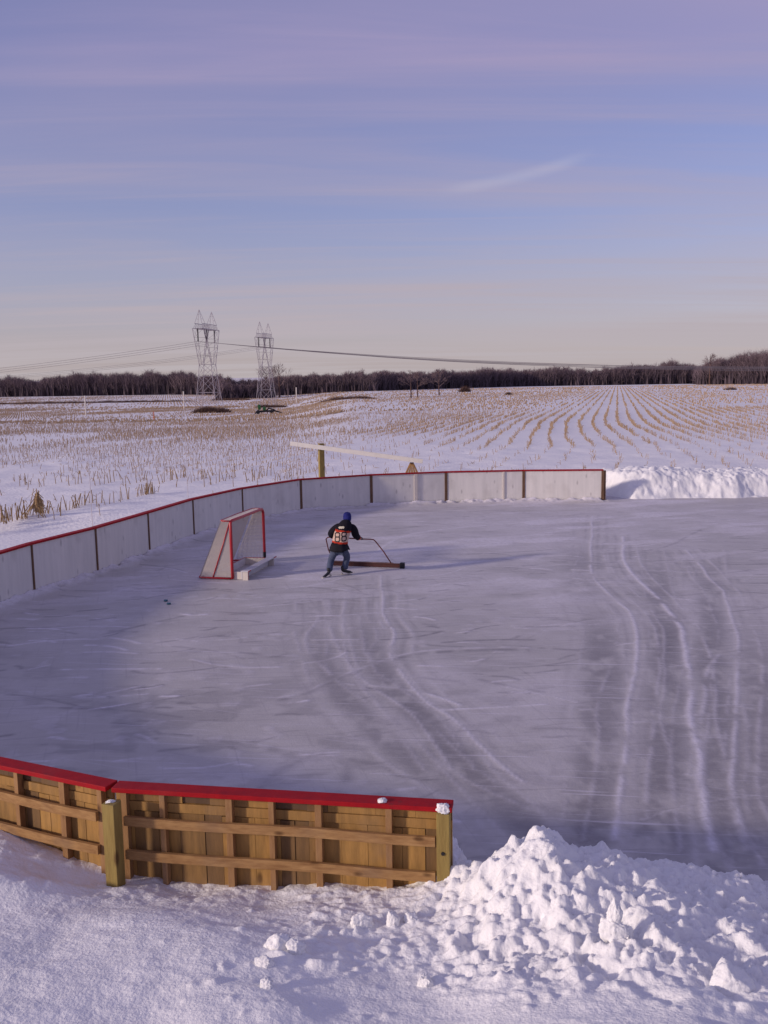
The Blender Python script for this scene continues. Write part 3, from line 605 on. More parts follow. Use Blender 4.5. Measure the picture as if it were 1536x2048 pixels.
# square post in the joint
pj = empty('square_post', (-2.085, 6.86, 0), R(-19)); tag(pj, 'greenish square timber post standing at the joint of the two plank boards', 'post')
b = MB(); b.box((-.052, -.052, -.1), (.052, .052, .945)); b.build('timber', M_post, pj, bevel=.004)
def lump(name, loc, size, seed, mat, parent=None, flat=.6, sub=4, cut=5):
    bm = bmesh.new(); bmesh.ops.create_icosphere(bm, subdivisions=sub, radius=1); r_ = random.Random(seed)
    planes = [(Vector((r_.gauss(0,1), r_.gauss(0,1), r_.gauss(0,1))).normalized(), r_.uniform(.45, .8)) for _ in range(cut)]
    from mathutils import noise as mn
    for v in bm.verts:
        n = v.co.normalized(); d = 1+.28*mn.noise(n*1.6+Vector((seed*3.1, 0, 0)))+.12*mn.noise(n*4.5+Vector((seed, 1, 2)))
        p = n*d
        for pn, pd in planes:
            k = p.dot(pn)-pd
            if k > 0: p -= pn*k*.85
        v.co = Vector((p.x*size[0], p.y*size[1], p.z*size[2])) + n*.01*mn.noise(n*14)
    me = bpy.data.meshes.new(name); bm.to_mesh(me); bm.free(); me.polygons.foreach_set('use_smooth', [True]*len(me.polygons)); me.materials.append(mat)
    o = bpy.data.objects.new(name, me); C.objects.link(o); o.location = loc; o.parent = parent; return o
p = mR @ Vector((2.55, .125, 1.0)); p += Vector((rootR.location.x, rootR.location.y, 0))
o = lump('snow_clump', (p.x, p.y, .985), (.055, .05, .045), 3, M_chunk); tag(o, 'small snow clump sitting on the corner of the red cap at the end post', 'snow clump')
p = mR @ Vector((2.10, .10, 1.0)); p += Vector((rootR.location.x, rootR.location.y, 0))
o = lump('snow_clump', (p.x, p.y, 1.004), (.045, .03, .02), 5, M_chunk); tag(o, 'small snow clump lying flat on the red cap, left of the end post', 'snow clump')
o = lump('snow_clump', (-2.09, 6.86, .946), (.035, .03, .012), 6, M_chunk); tag(o, 'thin cake of snow on top of the square joint post', 'snow clump')
# bigger chunks broken out of the heap
def chunk(x, y, size, seed, label, dz=0, rot=0):
    o = lump('snow_chunk', (x, y, fz(x, y)+size[2]*.18+dz), size, seed, M_chunk); o.rotation_euler = (0, 0, rot); tag(o, label, 'snow chunk', 'snow chunks lying on the foreground bank')
GC = {}
chunk(-.72, 5.70, (.085, .07, .085), 21, 'squat snow chunk left of the pointed one in the middle of the bank')
chunk(-.60, 5.66, (.06, .055, .09), 22, 'pointed snow chunk right of the squat one in the middle of the bank')
chunk(-.78, 5.47, (.07, .05, .045), 23, 'low snow chunk below the pair in the middle of the bank')
chunk(-.74, 5.22, (.05, .04, .035), 24, 'lone little snow chunk lowest on the smooth bank')
chunk(-.20, 6.10, (.08, .06, .07), 25, 'snow chunk below the right plank board, left of a pointed one')
chunk(.02, 6.12, (.05, .045, .09), 26, 'pointed snow chunk below the end of the right plank board')
chunk(.14, 6.14, (.055, .045, .05), 27, 'rounded snow chunk below the wooden end post')
chunk(.20, 5.36, (.05, .045, .055), 28, 'small pointed snow chunk below the middle of the heap')
chunk(1.92, 5.00, (.13, .10, .09), 29, 'large snow chunk at the bottom right corner of the photo')
def slab():
    x, y = 1.36, 5.42; z = fz(x, y); root = empty('snow_slab', (x, y, z-.03), R(-12)); tag(root, 'tall upright pointed slab of cracked snow on the right of the heap', 'snow slab')
    for nm, loc, size, sd_ in (('lower_block', (-.01, 0, .07), (.088, .045, .105), 31), ('upper_block', (-.005, .005, .185), (.060, .038, .085), 36), ('side_block', (.075, .01, .035), (.045, .04, .065), 33)):
        o = lump(nm, loc, size, sd_, M_chunk, root, cut=9)
        for v in o.data.vertices:
            if nm == 'upper_block' and v.co.z > 0: v.co.x *= 1-.75*v.co.z/.09; v.co.y *= 1-.6*v.co.z/.09
slab()

# ---------------------------------------------------------------- goal
def goal():
    Np = Vector((-3.10, 19.19, 0)); md = Vector((.236, .972, 0)); bd = Vector((-.972, .236, 0)); L = 1.86
    root = empty('hockey_goal', Np); tag(root, 'red pipe hockey goal with white netting facing right on the ice', 'hockey goal')
    P = lambda m, b, z: md*m + bd*b + Vector((0, 0, z))
    H = 1.21; rc = .13
    pts = [P(0,0,.03)]+[P(0,0,z) for z in (.4, .8, H-.05)]+[P(.02,0,H-.015), P(.06, 0, H)]+[P(L*t,0,H) for t in (.3,.6)]+[P(L-rc+rc*math.sin(a),0,H-rc+rc*math.cos(a)) for a in np.linspace(0, math.pi/2, 6)]+[P(L,0,z) for z in (.8,.4,.03)]
    b = MB(); b.tube(pts, .030, 12); b.build('front_frame', M_redpipe, root, smooth=True)
    b = MB(); b.tube([P(L,0,.10), P(L,0,.24)], .0335, 12); b.build('tape', M_black, root)
    base = [P(0,.0,.03), P(0,.35,.03), P(0,.66,.03), P(.03,.73,.03), P(.10,.76,.03), P(L*.5,.78,.03), P(L-.1,.76,.03), P(L-.03,.73,.03), P(L,.66,.03), P(L,.3,.03), P(L,0,.03)]
    b = MB(); b.tube(base, .019, 10); b.build('base_frame', M_redpipe, root, smooth=True)
    tp = [P(0,.0,H), P(0,.18,H), P(.06,.23,H), P(L*.5,.26,H), P(L-.08,.23,H), P(L-.03,.15,H), P(L-.03,0,H)]
    b = MB(); b.tube(tp, .016, 8); b.build('top_rail', M_redpipe, root, smooth=True)
    b = MB(); b.tube([P(-.012,.02,H-.04), P(-.02,.21,.62), P(-.012,.42,.045)], .012, 8); b.build('brace', M_redpipe, root, smooth=True)
    def netquad(a, b_, c, d, nu, nv, r=.0058):    # a-b bottom edge, d-c top edge
        nb = MB(); 
        def pt(u, v): 
            p = (a*(1-u)+b_*u)*(1-v)+(d*(1-u)+c*u)*v; sag = .02*math.sin(math.pi*u)*math.sin(math.pi*v); return p+bd*sag
        for i in range(nu+1): nb.tube([pt(i/nu, v) for v in (0,.33,.66,1)], r, 3, cap=False)
        for j in range(nv+1): nb.tube([pt(u, j/nv) for u in (0,.33,.66,1)], r, 3, cap=False)
        return nb
    n = netquad(P(.04,.74,.04), P(L-.04,.74,.04), P(L-.06,.23,H), P(.06,.23,H), 50, 40); n.build('back_net', M_net, root)
    n = netquad(P(0,.02,.04), P(0,.70,.04), P(0,.20,H-.01), P(0,.02,H-.01), 24, 50, .0085); n.build('side_net', M_net, root)
    n = netquad(P(L,.02,.04), P(L,.70,.04), P(L,.20,H-.01), P(L,.02,H-.01), 18, 36); n.build('side_net', M_net, root)
    n = netquad(P(0.02,.0,H), P(L-.03,.0,H), P(L-.06,.23,H), P(.02,.23,H), 48, 8); n.build('top_net', M_net, root)
    # white trough in the mouth, its sunlit and shaded faces coloured apart
    t = empty('wooden_trough', (-2.82, 19.14, 0)); tag(t, 'white wooden box with red edges lying in the mouth of the goal', 'wooden box')
    Q = Matrix(((bd.x, md.x, 0, 0), (bd.y, md.y, 0, 0), (0, 0, 1, 0), (0, 0, 0, 1)))      # local x = toward net back, y = along the goal line
    for (lo, hi, nm, mt) in (((.02,.01,.01),(.62,.035,.165),'end_board',M_cream), ((.10,1.50,.01),(.62,1.525,.165),'end_board',M_cream), ((.60,.035,.01),(.622,1.50,.165),'side_board',M_bluewhite),
        ((.075,.0,.012),(.10,1.62,.168),'side_board',M_bluewhite), ((-.055,-.01,.170),(.105,1.66,.192),'top_plank',M_bluewhite), ((-.045,-.006,.0),(.07,.02,.168),'leg',M_cream), ((-.045,1.52,.0),(.07,1.545,.168),'leg',M_cream),
        ((-.05,.02,.004),(-.035,.03,.168),'leg_edge',M_redpipe)):
        b = MB(); b.box(lo, hi, Q); b.build(nm, mt, t, bevel=.003)
    for lo, hi in (((-.060,-.012,.168),(-.0565,.14,.190)), ((-.060,1.50,.168),(-.0565,1.66,.190)), ((.61,.035,.1655),(.625,1.5,.172)), ((.11,1.50,.1655),(.6,1.527,.172))):
        b = MB(); b.box(lo, hi, Q); b.build('red_edge', M_redpipe, t)
    pk = empty('puck', (0,0,0)); bpy.data.objects.remove(pk)
goal()
for i, (x, y, l) in enumerate([(-4.06, 17.39, 'dark teal puck on the ice left of the goal, the farther of two'), (-3.95, 17.14, 'dark teal puck on the ice left of the goal, the nearer of two')]):
    b = MB(); b.tube([(0,0,.003), (0,0,.028)], .038, 18); o = b.build('puck', material('puck_rubber', (.04,.12,.17), .5) if i == 0 else bpy.data.materials['puck_rubber'], bevel=.003); o.location = (x, y, .004); tag(o, l, 'puck', 'pucks lying on the ice')

# ---------------------------------------------------------------- scraper
def scraper():
    a = Vector((-1.16, 20.50, 0)); b_ = Vector((.42, 20.08, 0)); e = (b_-a).normalized(); root = empty('ice_scraper', a)
    tag(root, 'wide rusty red ice scraper with a bent pipe handle, pushed by the skater', 'ice scraper')
    m = Matrix(((e.x, -e.y, 0, 0), (e.y, e.x, 0, 0), (0, 0, 1, 0), (0, 0, 0, 1))); L = (b_-a).length
    rust = material('rusty_red_steel', (.085, .022, .018), .6, .5, 7, .2, 30, .4, col2=(.045, .015, .014))
    bb = MB(); bb.box((0, -.012, .012), (L-.10, .012, .105), m); bb.box((0, -.03, .085), (L-.10, -.0125, .108), m); bb.build('blade', rust, root, bevel=.003)
    bb = MB(); bb.box((.02, -.032, .109), (L-.25, .016, .118), m); bb.build('top_flange', material('worn_steel', (.3, .2, .19), .5, .6, 12, metal=.3), root)
    bb = MB(); bb.box((L-.099, -.045, .0), (L, .05, .125), m); bb.build('end_cap', M_black, root, bevel=.012)
    pipe = material('copper_red_pipe', (.22, .055, .04), .45, .3, 9, spec=.5)
    ro = lambda p: Vector(p)-a
    P = [ro((.14, 20.14, .10)), ro((-.02, 20.03, .38)), ro((-.19, 19.93, .625)), ro((-.23, 19.90, .665)), ro((-.30, 19.895, .675)), ro((-.5, 19.92, .68)), ro((-.85, 20.02, .69)), ro((-1.10, 20.10, .70)), ro((-1.20, 20.13, .69)), ro((-1.24, 20.15, .65)), ro((-1.2, 20.26, .4)), ro((-1.10, 20.47, .10))]
    bb = MB(); bb.tube(P, .013, 10); bb.build('handle', pipe, root, smooth=True)
scraper()

# ---------------------------------------------------------------- skater
def skin_obj(name, verts, edges, radii, mat, parent, root=0, sub=2, rxy=None):
    me = bpy.data.meshes.new(name); me.from_pydata(verts, edges, []); me.update()
    o = bpy.data.objects.new(name, me); C.objects.link(o)
    o.modifiers.new('s', 'SKIN'); 
    if sub: 
        ms = o.modifiers.new('ss', 'SUBSURF'); ms.levels = sub; ms.render_levels = sub
    sv = me.skin_vertices[0].data
    for i, r_ in enumerate(radii):
        sv[i].radius = r_ if isinstance(r_, tuple) else (r_, r_)
        sv[i].use_root = (i == root)
    dg = bpy.context.evaluated_depsgraph_get(); dg.update(); me2 = bpy.data.meshes.new_from_object(o.evaluated_get(dg))
    bpy.data.objects.remove(o)
    me2.name = name; me2.materials.clear(); me2.materials.append(mat); me2.polygons.foreach_set('use_smooth', [True]*len(me2.polygons))
    o = bpy.data.objects.new(name, me2); C.objects.link(o); o.parent = parent; return o
def skater():
    O = Vector((-.95, 19.4, 0)); root = empty('person', O)
    tag(root, 'person in blue hat and black number 88 hockey jersey skating away, pushing a scraper', 'person')
    q = lambda *p: tuple(Vector(p)-O)
    skin = material('skin', (.45, .24, .17), .6)
    jean = material('blue_denim', (.085, .105, .17), .85, .4, 9, .4, 60, col2=(.05, .065, .11), bdist=.004)
    hatm = material('blue_knit', (.015, .02, .16), .9, .3, 30, .5, 90, bdist=.004)
    glove = material('dark_glove', (.02, .02, .03), .7)
    pel = (-.935, 19.37, .62); wa = (-.90, 19.42, .78); ch = (-.82, 19.56, .97); nk = (-.775, 19.68, 1.09); hb = (-.765, 19.72, 1.13); hd = (-.765, 19.755, 1.185)
    ls = (-.945, 19.58, 1.015); le = (-1.12, 19.70, .845); lw = (-1.03, 19.93, .735)
    rs = (-.655, 19.59, 1.0); re = (-.60, 19.66, .82); rw = (-.52, 19.86, .70)
    lh = (-1.01, 19.37, .58); lk = (-1.10, 19.50, .345); la = (-1.135, 19.31, .13); rh = (-.855, 19.38, .58); rk = (-.755, 19.60, .345); ra = (-.835, 19.52, .10)
    lt = (-1.14, 19.31, .075); rt = (-.836, 19.52, .06)
    V = [q(*p) for p in (pel, wa, ch, nk, hb, hd, ls, le, lw, rs, re, rw, lh, lk, la, rh, rk, ra, lt, rt)]
    E_ = [(0,1),(1,2),(2,3),(3,4),(4,5),(2,6),(6,7),(7,8),(2,9),(9,10),(10,11),(0,12),(12,13),(13,14),(0,15),(15,16),(16,17),(14,18),(17,19)]
    rad = [.11,.10,.10,.05,.06,.078,.036,.034,.024,.036,.034,.024,.075,.052,.026,.075,.052,.026,.02,.02]
    # palm and fingers closed round the bar
    def hand(base, direction, bar, sgn):
        b0 = Vector(base); pv = Vector(bar); V.append(q(*pv)); i = len(V)-1; E_.append((base_idx[base], i)); rad.append(.026)
        side = Vector((.97, -.2, -.02)) 
        for k in range(4):
            off = (k-1.5)*.017; a = pv+side*off*sgn+Vector((0, .022, .022)); c = pv+side*off*sgn+Vector((0, .042, .0)); d = pv+side*off*sgn+Vector((0, .030, -.022)); e2 = pv+side*off*sgn+Vector((0, .008, -.024 + .003*k))
            j = len(V); V.extend([q(*a), q(*c), q(*d), q(*e2)]); rad.extend([.0085, .008, .0078, .0068]); E_.extend([(i, j), (j, j+1), (j+1, j+2), (j+2, j+3)])
        a = pv-side*.03*sgn+Vector((0, .002, -.008)); c = pv-side*.034*sgn+Vector((0, .024, -.022)); j = len(V); V.extend([q(*a), q(*c)]); rad.extend([.010, .0085]); E_.extend([(i, j), (j, j+1)])
    base_idx = {lw: 8, rw: 11}
    hand(lw, None, (-1.02, 20.045, .715), 1); hand(rw, None, (-.50, 19.90, .690), -1)
    body = skin_obj('body', V, E_, rad, skin, root, 0, 2)
    # face (turned away): nose, brow, ears and lips grown on the far side of the head
    hv = Vector(q(*hd))
    fc = lump('face', hv+Vector((0, .030, -.012)), (.066, .072, .088), 2, skin, root, sub=3, cut=0)
    for nm, off, sz in (('nose', (0, .098, -.012), (.012, .018, .017)), ('ear', (-.070, .012, -.012), (.010, .018, .026)), ('ear', (.070, .012, -.012), (.010, .018, .026)), ('lips', (0, .094, -.050), (.022, .008, .008))):
        o = lump(nm, Vector(off)+hv, sz, 3, skin, root, sub=2, cut=0)
    for s in (-1, 1): o = lump('eye', hv+Vector((s*.026, .092, .006)), (.010, .006, .006), 1, M_bluewhite, root, sub=2, cut=0)
    # hat with folded brim and a tail
    b = MB(); prof = [(.084, -.085), (.092, -.045), (.093, .0), (.090, .03), (.082, .055), (.066, .074), (.042, .084), (.012, .087)]
    n = 20; vs = []; ti = Matrix.Rotation(R(-12), 3, 'X')
    for rr_, z in prof:
        for k in range(n):
            a = 2*math.pi*k/n; vs.append(hv + ti @ Vector((rr_*math.cos(a)*.92, rr_*math.sin(a)*1.05-.0, z+.012*math.sin(a)+.004*math.sin(a*7))))
    fs = [(i*n+k, i*n+(k+1) % n, (i+1)*n+(k+1) % n, (i+1)*n+k) for i in range(len(prof)-1) for k in range(n)]+[tuple((len(prof)-1)*n+k for k in range(n))]
    b.add(vs, fs); hat = b.build('hat', hatm, root, smooth=True)
    b = MB()
    b.tube([hv+Vector((.0,-.045,.0)), hv+Vector((.018,-.070,-.045)), hv+Vector((.028,-.080,-.10))], [.070, .066, .045], 14); b.build('hat_back', hatm, root, smooth=True)
    # jersey
    jm = bpy.data.materials.new('hockey_jersey'); jm.use_nodes = True; t = jm.node_tree; L = t.links.new; bs = t.nodes['Principled BSDF']; bs.inputs['Roughness'].default_value = .85; bs.inputs['Specular IOR Level'].default_value = .15
    at = N(t, 'ShaderNodeAttribute', attribute_name='stripe'); cr = N(t, 'ShaderNodeValToRGB'); cr.color_ramp.interpolation = 'CONSTANT'
    els = cr.color_ramp.elements; els[0].position = 0; els[0].color = (.010, .009, .014, 1); els[1].position = .3; els[1].color = (.42, .035, .015, 1); e3 = els.new(.7); e3.color = (.55, .40, .31, 1)
    L(at.outputs['Fac'], cr.inputs[0]); L(cr.outputs[0], bs.inputs['Base Color'])
    nz = N(t, 'ShaderNodeTexNoise'); nz.inputs['Scale'].default_value = 14; bp = N(t, 'ShaderNodeBump'); bp.inputs['Strength'].default_value = .5; bp.inputs['Distance'].default_value = .02; L(nz.outputs[0], bp.inputs['Height']); L(bp.outputs[0], bs.inputs['Normal'])
    JV = [q(*p) for p in ((-.925, 19.36, .60), (-.91, 19.38, .70), (-.895, 19.42, .80), (-.84, 19.53, .94), (-.79, 19.625, 1.055), (-.768, 19.675, 1.115))]
    JE = [(0,1),(1,2),(2,3),(3,4),(4,5)]
    JR = [(.20,.16),(.185,.155),(.178,.15),(.195,.15),(.155,.118),(.10,.085)]
    SLV = ([q(*p) for p in ((-.87, 19.57, 1.01), (-.975, 19.60, .985), (-1.06, 19.655, .905), (-1.115, 19.72, .825), (-1.085, 19.83, .77), (-1.065, 19.88, .755))],
           [q(*p) for p in ((-.72, 19.58, 1.00), (-.64, 19.62, .965), (-.61, 19.66, .88), (-.60, 19.70, .80), (-.555, 19.79, .735), (-.53, 19.83, .715))])
    j = skin_obj('jersey', JV, JE, JR, jm, root, 0, 3)
    me = j.data; n = len(me.vertices); co = np.zeros(n*3, np.float32); me.vertices.foreach_get('co', co); co = co.reshape(-1, 3)
    # hem: flare and drop
    low = co[:, 2] < .60
    st = np.zeros(n)
    tors = (co[:, 0]+O.x > -1.14) & (co[:, 0]+O.x < -.70+0.02) & (co[:, 1]+O.y < 19.70)
    zz = co[:, 2]-.10*(-(co[:, 0]+O.x+.9))*1.0
    band = tors & (zz > .70) & (zz < .955); st[band] = .9
    ob = tors & (((zz > .70) & (zz < .738)) | ((zz > .918) & (zz < .958))); st[ob] = .5
    for SV, lim in ((SLV[0], .135), (SLV[1], .085)):
        slv = skin_obj('sleeve', SV, [(i, i+1) for i in range(5)], [.092, .088, .086, .082, .070, .062], jm, j, 0, 3)
        n2 = len(slv.data.vertices); c2 = np.zeros(n2*3, np.float32); slv.data.vertices.foreach_get('co', c2); c2 = c2.reshape(-1, 3)
        dd = np.linalg.norm(c2-np.array(SV[5]), axis=1); s2 = np.zeros(n2); s2[dd < lim] = .5; s2[dd < lim*.66] = .9
        a2 = slv.data.attributes.new('stripe', 'FLOAT', 'POINT'); a2.data.foreach_set('value', s2.astype(np.float32))
    a = me.attributes.new('stripe', 'FLOAT', 'POINT'); a.data.foreach_set('value', st.astype(np.float32))
    # open hem skirt
    b = MB(); nseg = 36; ringsz = [(.70, .150, .125), (.64, .178, .142), (.585, .196, .155), (.545, .208, .165)]; vs = []
    for zi, (z, rx, ry) in enumerate(ringsz):
        for k in range(nseg):
            a_ = 2*math.pi*k/nseg; w = 1+.05*math.sin(a_*5+1)*(zi/3)+.03*math.sin(a_*9)*(zi/3)
            xx = rx*math.cos(a_)*w; vs.append((q(-.928, 19.36, z)[0]+xx, q(0, 19.36, 0)[1]+ry*math.sin(a_)*w, z-.012*math.sin(a_*3)*(zi/3) + (.05*xx)))
    fs = [(i*nseg+k, i*nseg+(k+1) % nseg, (i+1)*nseg+(k+1) % nseg, (i+1)*nseg+k) for i in range(3) for k in range(nseg)]
    b.add(vs, fs); hem = b.build('jersey_hem', material('black_cloth', (.010, .009, .014), .85, .2, 9, .4, 14, bdist=.02), root, smooth=True)
    so_ = hem.modifiers.new('so', 'SOLIDIFY'); so_.thickness = .006
    # digits 88 and the name patch, projected on the back
    dgm = material('number_black', (.012, .010, .014), .7)
    def project(name, x0, z0, cell, rows, mat, off):
        bm = bmesh.new(); vs = {}
        def vert(i, k):
            if (i, k) not in vs:
                x = x0+i*cell; z = z0+k*cell*1.16; best = None
                for tree in trees:
                    h = tree.ray_cast(Vector((x, -1.2, z + .10*(x+O.x+.9))), Vector((0, 1, 0)))
                    if h[0] is not None and (best is None or h[0].y < best.y): best = h[0]
                vs[(i, k)] = bm.verts.new((best if best is not None else Vector((x, -.1, z))) - Vector((0, off, 0)))
            return vs[(i, k)]
        for k, row in enumerate(reversed(rows)):
            for i, ch_ in enumerate(row):
                if ch_ == '#': bm.faces.new((vert(i, k), vert(i+1, k), vert(i+1, k+1), vert(i, k+1)))
        me = bpy.data.meshes.new(name); bm.to_mesh(me); bm.free(); me.materials.append(mat); o = bpy.data.objects.new(name, me); C.objects.link(o); o.parent = root; return o
    from mathutils.bvhtree import BVHTree
    def tree_of(o):
        me = o.data; return BVHTree.FromPolygons([v.co.copy() for v in me.vertices], [tuple(p.vertices) for p in me.polygons])
    trees = [tree_of(j), tree_of(hem)]
    eight = ['..########..', '.##########.', '###......###', '##........##', '##........##', '##........##', '###......###', '.##########.', '.##########.', '###......###', '##........##', '##........##', '##........##', '##........##', '###......###', '.##########.', '..########..']
    cx0 = -.885-O.x
    project('digit', cx0-.128, .742, .0094, eight, dgm, .006); project('digit', cx0+.008, .742, .0094, eight, dgm, .006)
    project('name_patch', cx0-.055, .985, .009, ['..###########.', '##############', '.#############', '..##.####.###.'], material('name_white', (.55, .50, .38), .8), .005)
    # trousers
    TV = [q(*p) for p in ((-.935, 19.37, .62), (-1.0, 19.385, .56), (-1.06, 19.45, .44), (-1.10, 19.50, .345), (-1.125, 19.41, .24), (-1.14, 19.315, .115), (-.865, 19.395, .56), (-.79, 19.50, .44), (-.775, 19.58, .345), (-.81, 19.56, .24), (-.835, 19.525, .105))]
    TE = [(0,1),(1,2),(2,3),(3,4),(4,5),(0,6),(6,7),(7,8),(8,9),(9,10)]
    skin_obj('jeans', TV, TE, [.12,.096,.082,.073,.070,.070,.096,.082,.073,.068,.068], jean, root, 0, 3)
    # gloves over each hand, fingers round the bar
    for bar, sg, wr in (((-1.02, 20.045, .715), 1, lw), ((-.50, 19.90, .690), -1, rw)):
        pv = Vector(bar); wv = Vector(wr); side = Vector((.97, -.2, -.02)); gv = [q(*(wv*.35+pv*.65)), q(*pv)]; ge = [(0, 1)]; gr = [.034, .035]
        for k in range(4):
            off = (k-1.5)*.019*sg; js = len(gv)
            gv += [q(*(pv+side*off+Vector((0,.024,.022)))), q(*(pv+side*off+Vector((0,.044,0)))), q(*(pv+side*off+Vector((0,.026,-.026))))]; gr += [.0125, .012, .011]; ge += [(1, js), (js, js+1), (js+1, js+2)]
        js = len(gv); gv += [q(*(pv-side*.04*sg+Vector((0,.0,-.01)))), q(*(pv-side*.044*sg+Vector((0,.03,-.02))))]; gr += [.013, .011]; ge += [(1, js), (js, js+1)]
        skin_obj('glove', gv, ge, gr, glove, root, 0, 2)
    # skates
    bootm = material('skate_boot', (.012, .012, .014), .45, .2, 20, spec=.5); trim = material('skate_trim', (.50, .46, .40), .5); steel = material('blade_steel', (.55, .53, .52), .35, metal=.6)
    for nm, ank, ang, roll in (('skate', (-1.150, 19.30, 0), R(222), R(14)), ('skate', (-.835, 19.515, 0), R(12), R(0))):
        sk = empty('skate', q(*ank), ang); sk.parent = root
        mt = Matrix.Rotation(roll, 4, 'Y') @ Matrix.Rotation(0, 4, 'X')
        bv = [(-.040, 0, .20), (-.040, 0, .10), (.03, 0, .075), (.10, 0, .062), (.145, 0, .058)]
        o = skin_obj('boot', [tuple(mt @ Vector(v)) for v in bv], [(0,1),(1,2),(2,3),(3,4)], [(.040,.036),(.040,.036),(.034,.030),(.029,.026),(.022,.020)], bootm, sk, 0, 2)
        b = MB(); b.box((-.07, -.010, .012), (-.03, .010, .052), mt); b.box((.06, -.010, .012), (.115, .010, .040), mt); b.box((-.075, -.008, .012), (.135, .008, .022), mt); b.build('blade_holder', trim, sk, bevel=.002)
        b = MB(); b.box((-.085, -.002, .0), (.15, .002, .0115), mt); b.build('blade', steel, sk)
        b = MB(); b.box((.10, -.029, .038), (.168, .029, .060), mt); b.build('toe_cap', trim if roll else bootm, sk, bevel=.008)
skater()

# ---------------------------------------------------------------- beam on posts behind the boards
p = empty('timber_post', (-2.01, 31.25, 0), R(20)); tag(p, 'yellowish square post standing behind the boards under the tilted beam', 'post')
b = MB(); b.box((-.085, -.085, -.2), (.085, .085, 1.90)); b.build('timber', M_post, p, bevel=.005)
def beam():
    a = Vector((-2.99, 31.10, 1.93)); c = Vector((1.28, 31.10, 1.28)); d = c-a; L = d.length; root = empty('tilted_beam', a); root.rotation_euler = (0, math.atan2(-d.z, d.x), 0)
    tag(root, 'long white painted beam lying tilted across two posts behind the boards', 'beam')
    b = MB(); b.box((0, -.045, -.07), (L, .045, .07)); b.build('timber', material('white_beam_paint', (.86, .82, .72), .6, .1, 6), root, bevel=.004)
beam()
def trestle():
    root = empty('trestle', (.93, 31.3, 0)); tag(root, 'short splayed wooden trestle under the low right end of the tilted beam', 'trestle')
    for sx, sy in ((-1,-1),(1,-1),(-1,1),(1,1)):
        b = MB(); b.tube([(sx*.62, sy*.30, -.05), (sx*.03, sy*.03, 1.22)], .030, 4); b.build('leg', M_wood, root)
    b = MB(); b.box((-.055, -.06, 1.12), (.055, .06, 1.225)); b.build('head_block', M_batten, root)
    b = MB()
    for k in range(5): x = .40*(k-2)/2; b.add([(x-.085, -.30, .45), (x+.08, -.30, .45), (x*.12+.012, -.075, 1.17), (x*.12-.012, -.075, 1.17), (x-.085, -.28, .45), (x+.08, -.28, .45), (x*.12+.012, -.055, 1.17), (x*.12-.012, -.055, 1.17)], [(0,1,2,3),(7,6,5,4),(0,3,7,4),(1,5,6,2),(3,2,6,7),(0,4,5,1)])
    b.build('slat_front', M_rail, root)
trestle()
for x, y, l in ((-6.36, 20.75, 'thin pale pole behind the boards at the left of the photo'), (-5.12, 25.0, 'thin pale pole behind the boards just left of the goal'), (-2.60, 29.4, 'thin pale pole behind the boards, left of the square post')):
    root = empty('marker_pole', (x, y, 0)); tag(root, l, 'pole', 'thin poles standing outside the boards')
    b = MB(); b.tube([(0, 0, -.1), (0, 0, 3.3)], .006, 6); b.build('shaft', M_pole, root)
    b = MB(); b.tube([(0, 0, 3.3), (0, 0, 3.74)], .016, 6); b.build('top_sleeve', M_cream, root)
x, y = -32.88, 139.05; b = MB(); b.tube([(0,0,-.1), (0,0,1.1)], .07, 6); b.tube([(0,0,1.1), (0,0,1.25)], [.07, .02], 6); o = b.build('survey_stake', material('orange_stake', (.45,.12,.06), .7)); o.location = (x, y, float(hz(np.array(x), np.array(y)))); tag(o, 'small orange stake standing in the stubble left of the towers', 'stake')

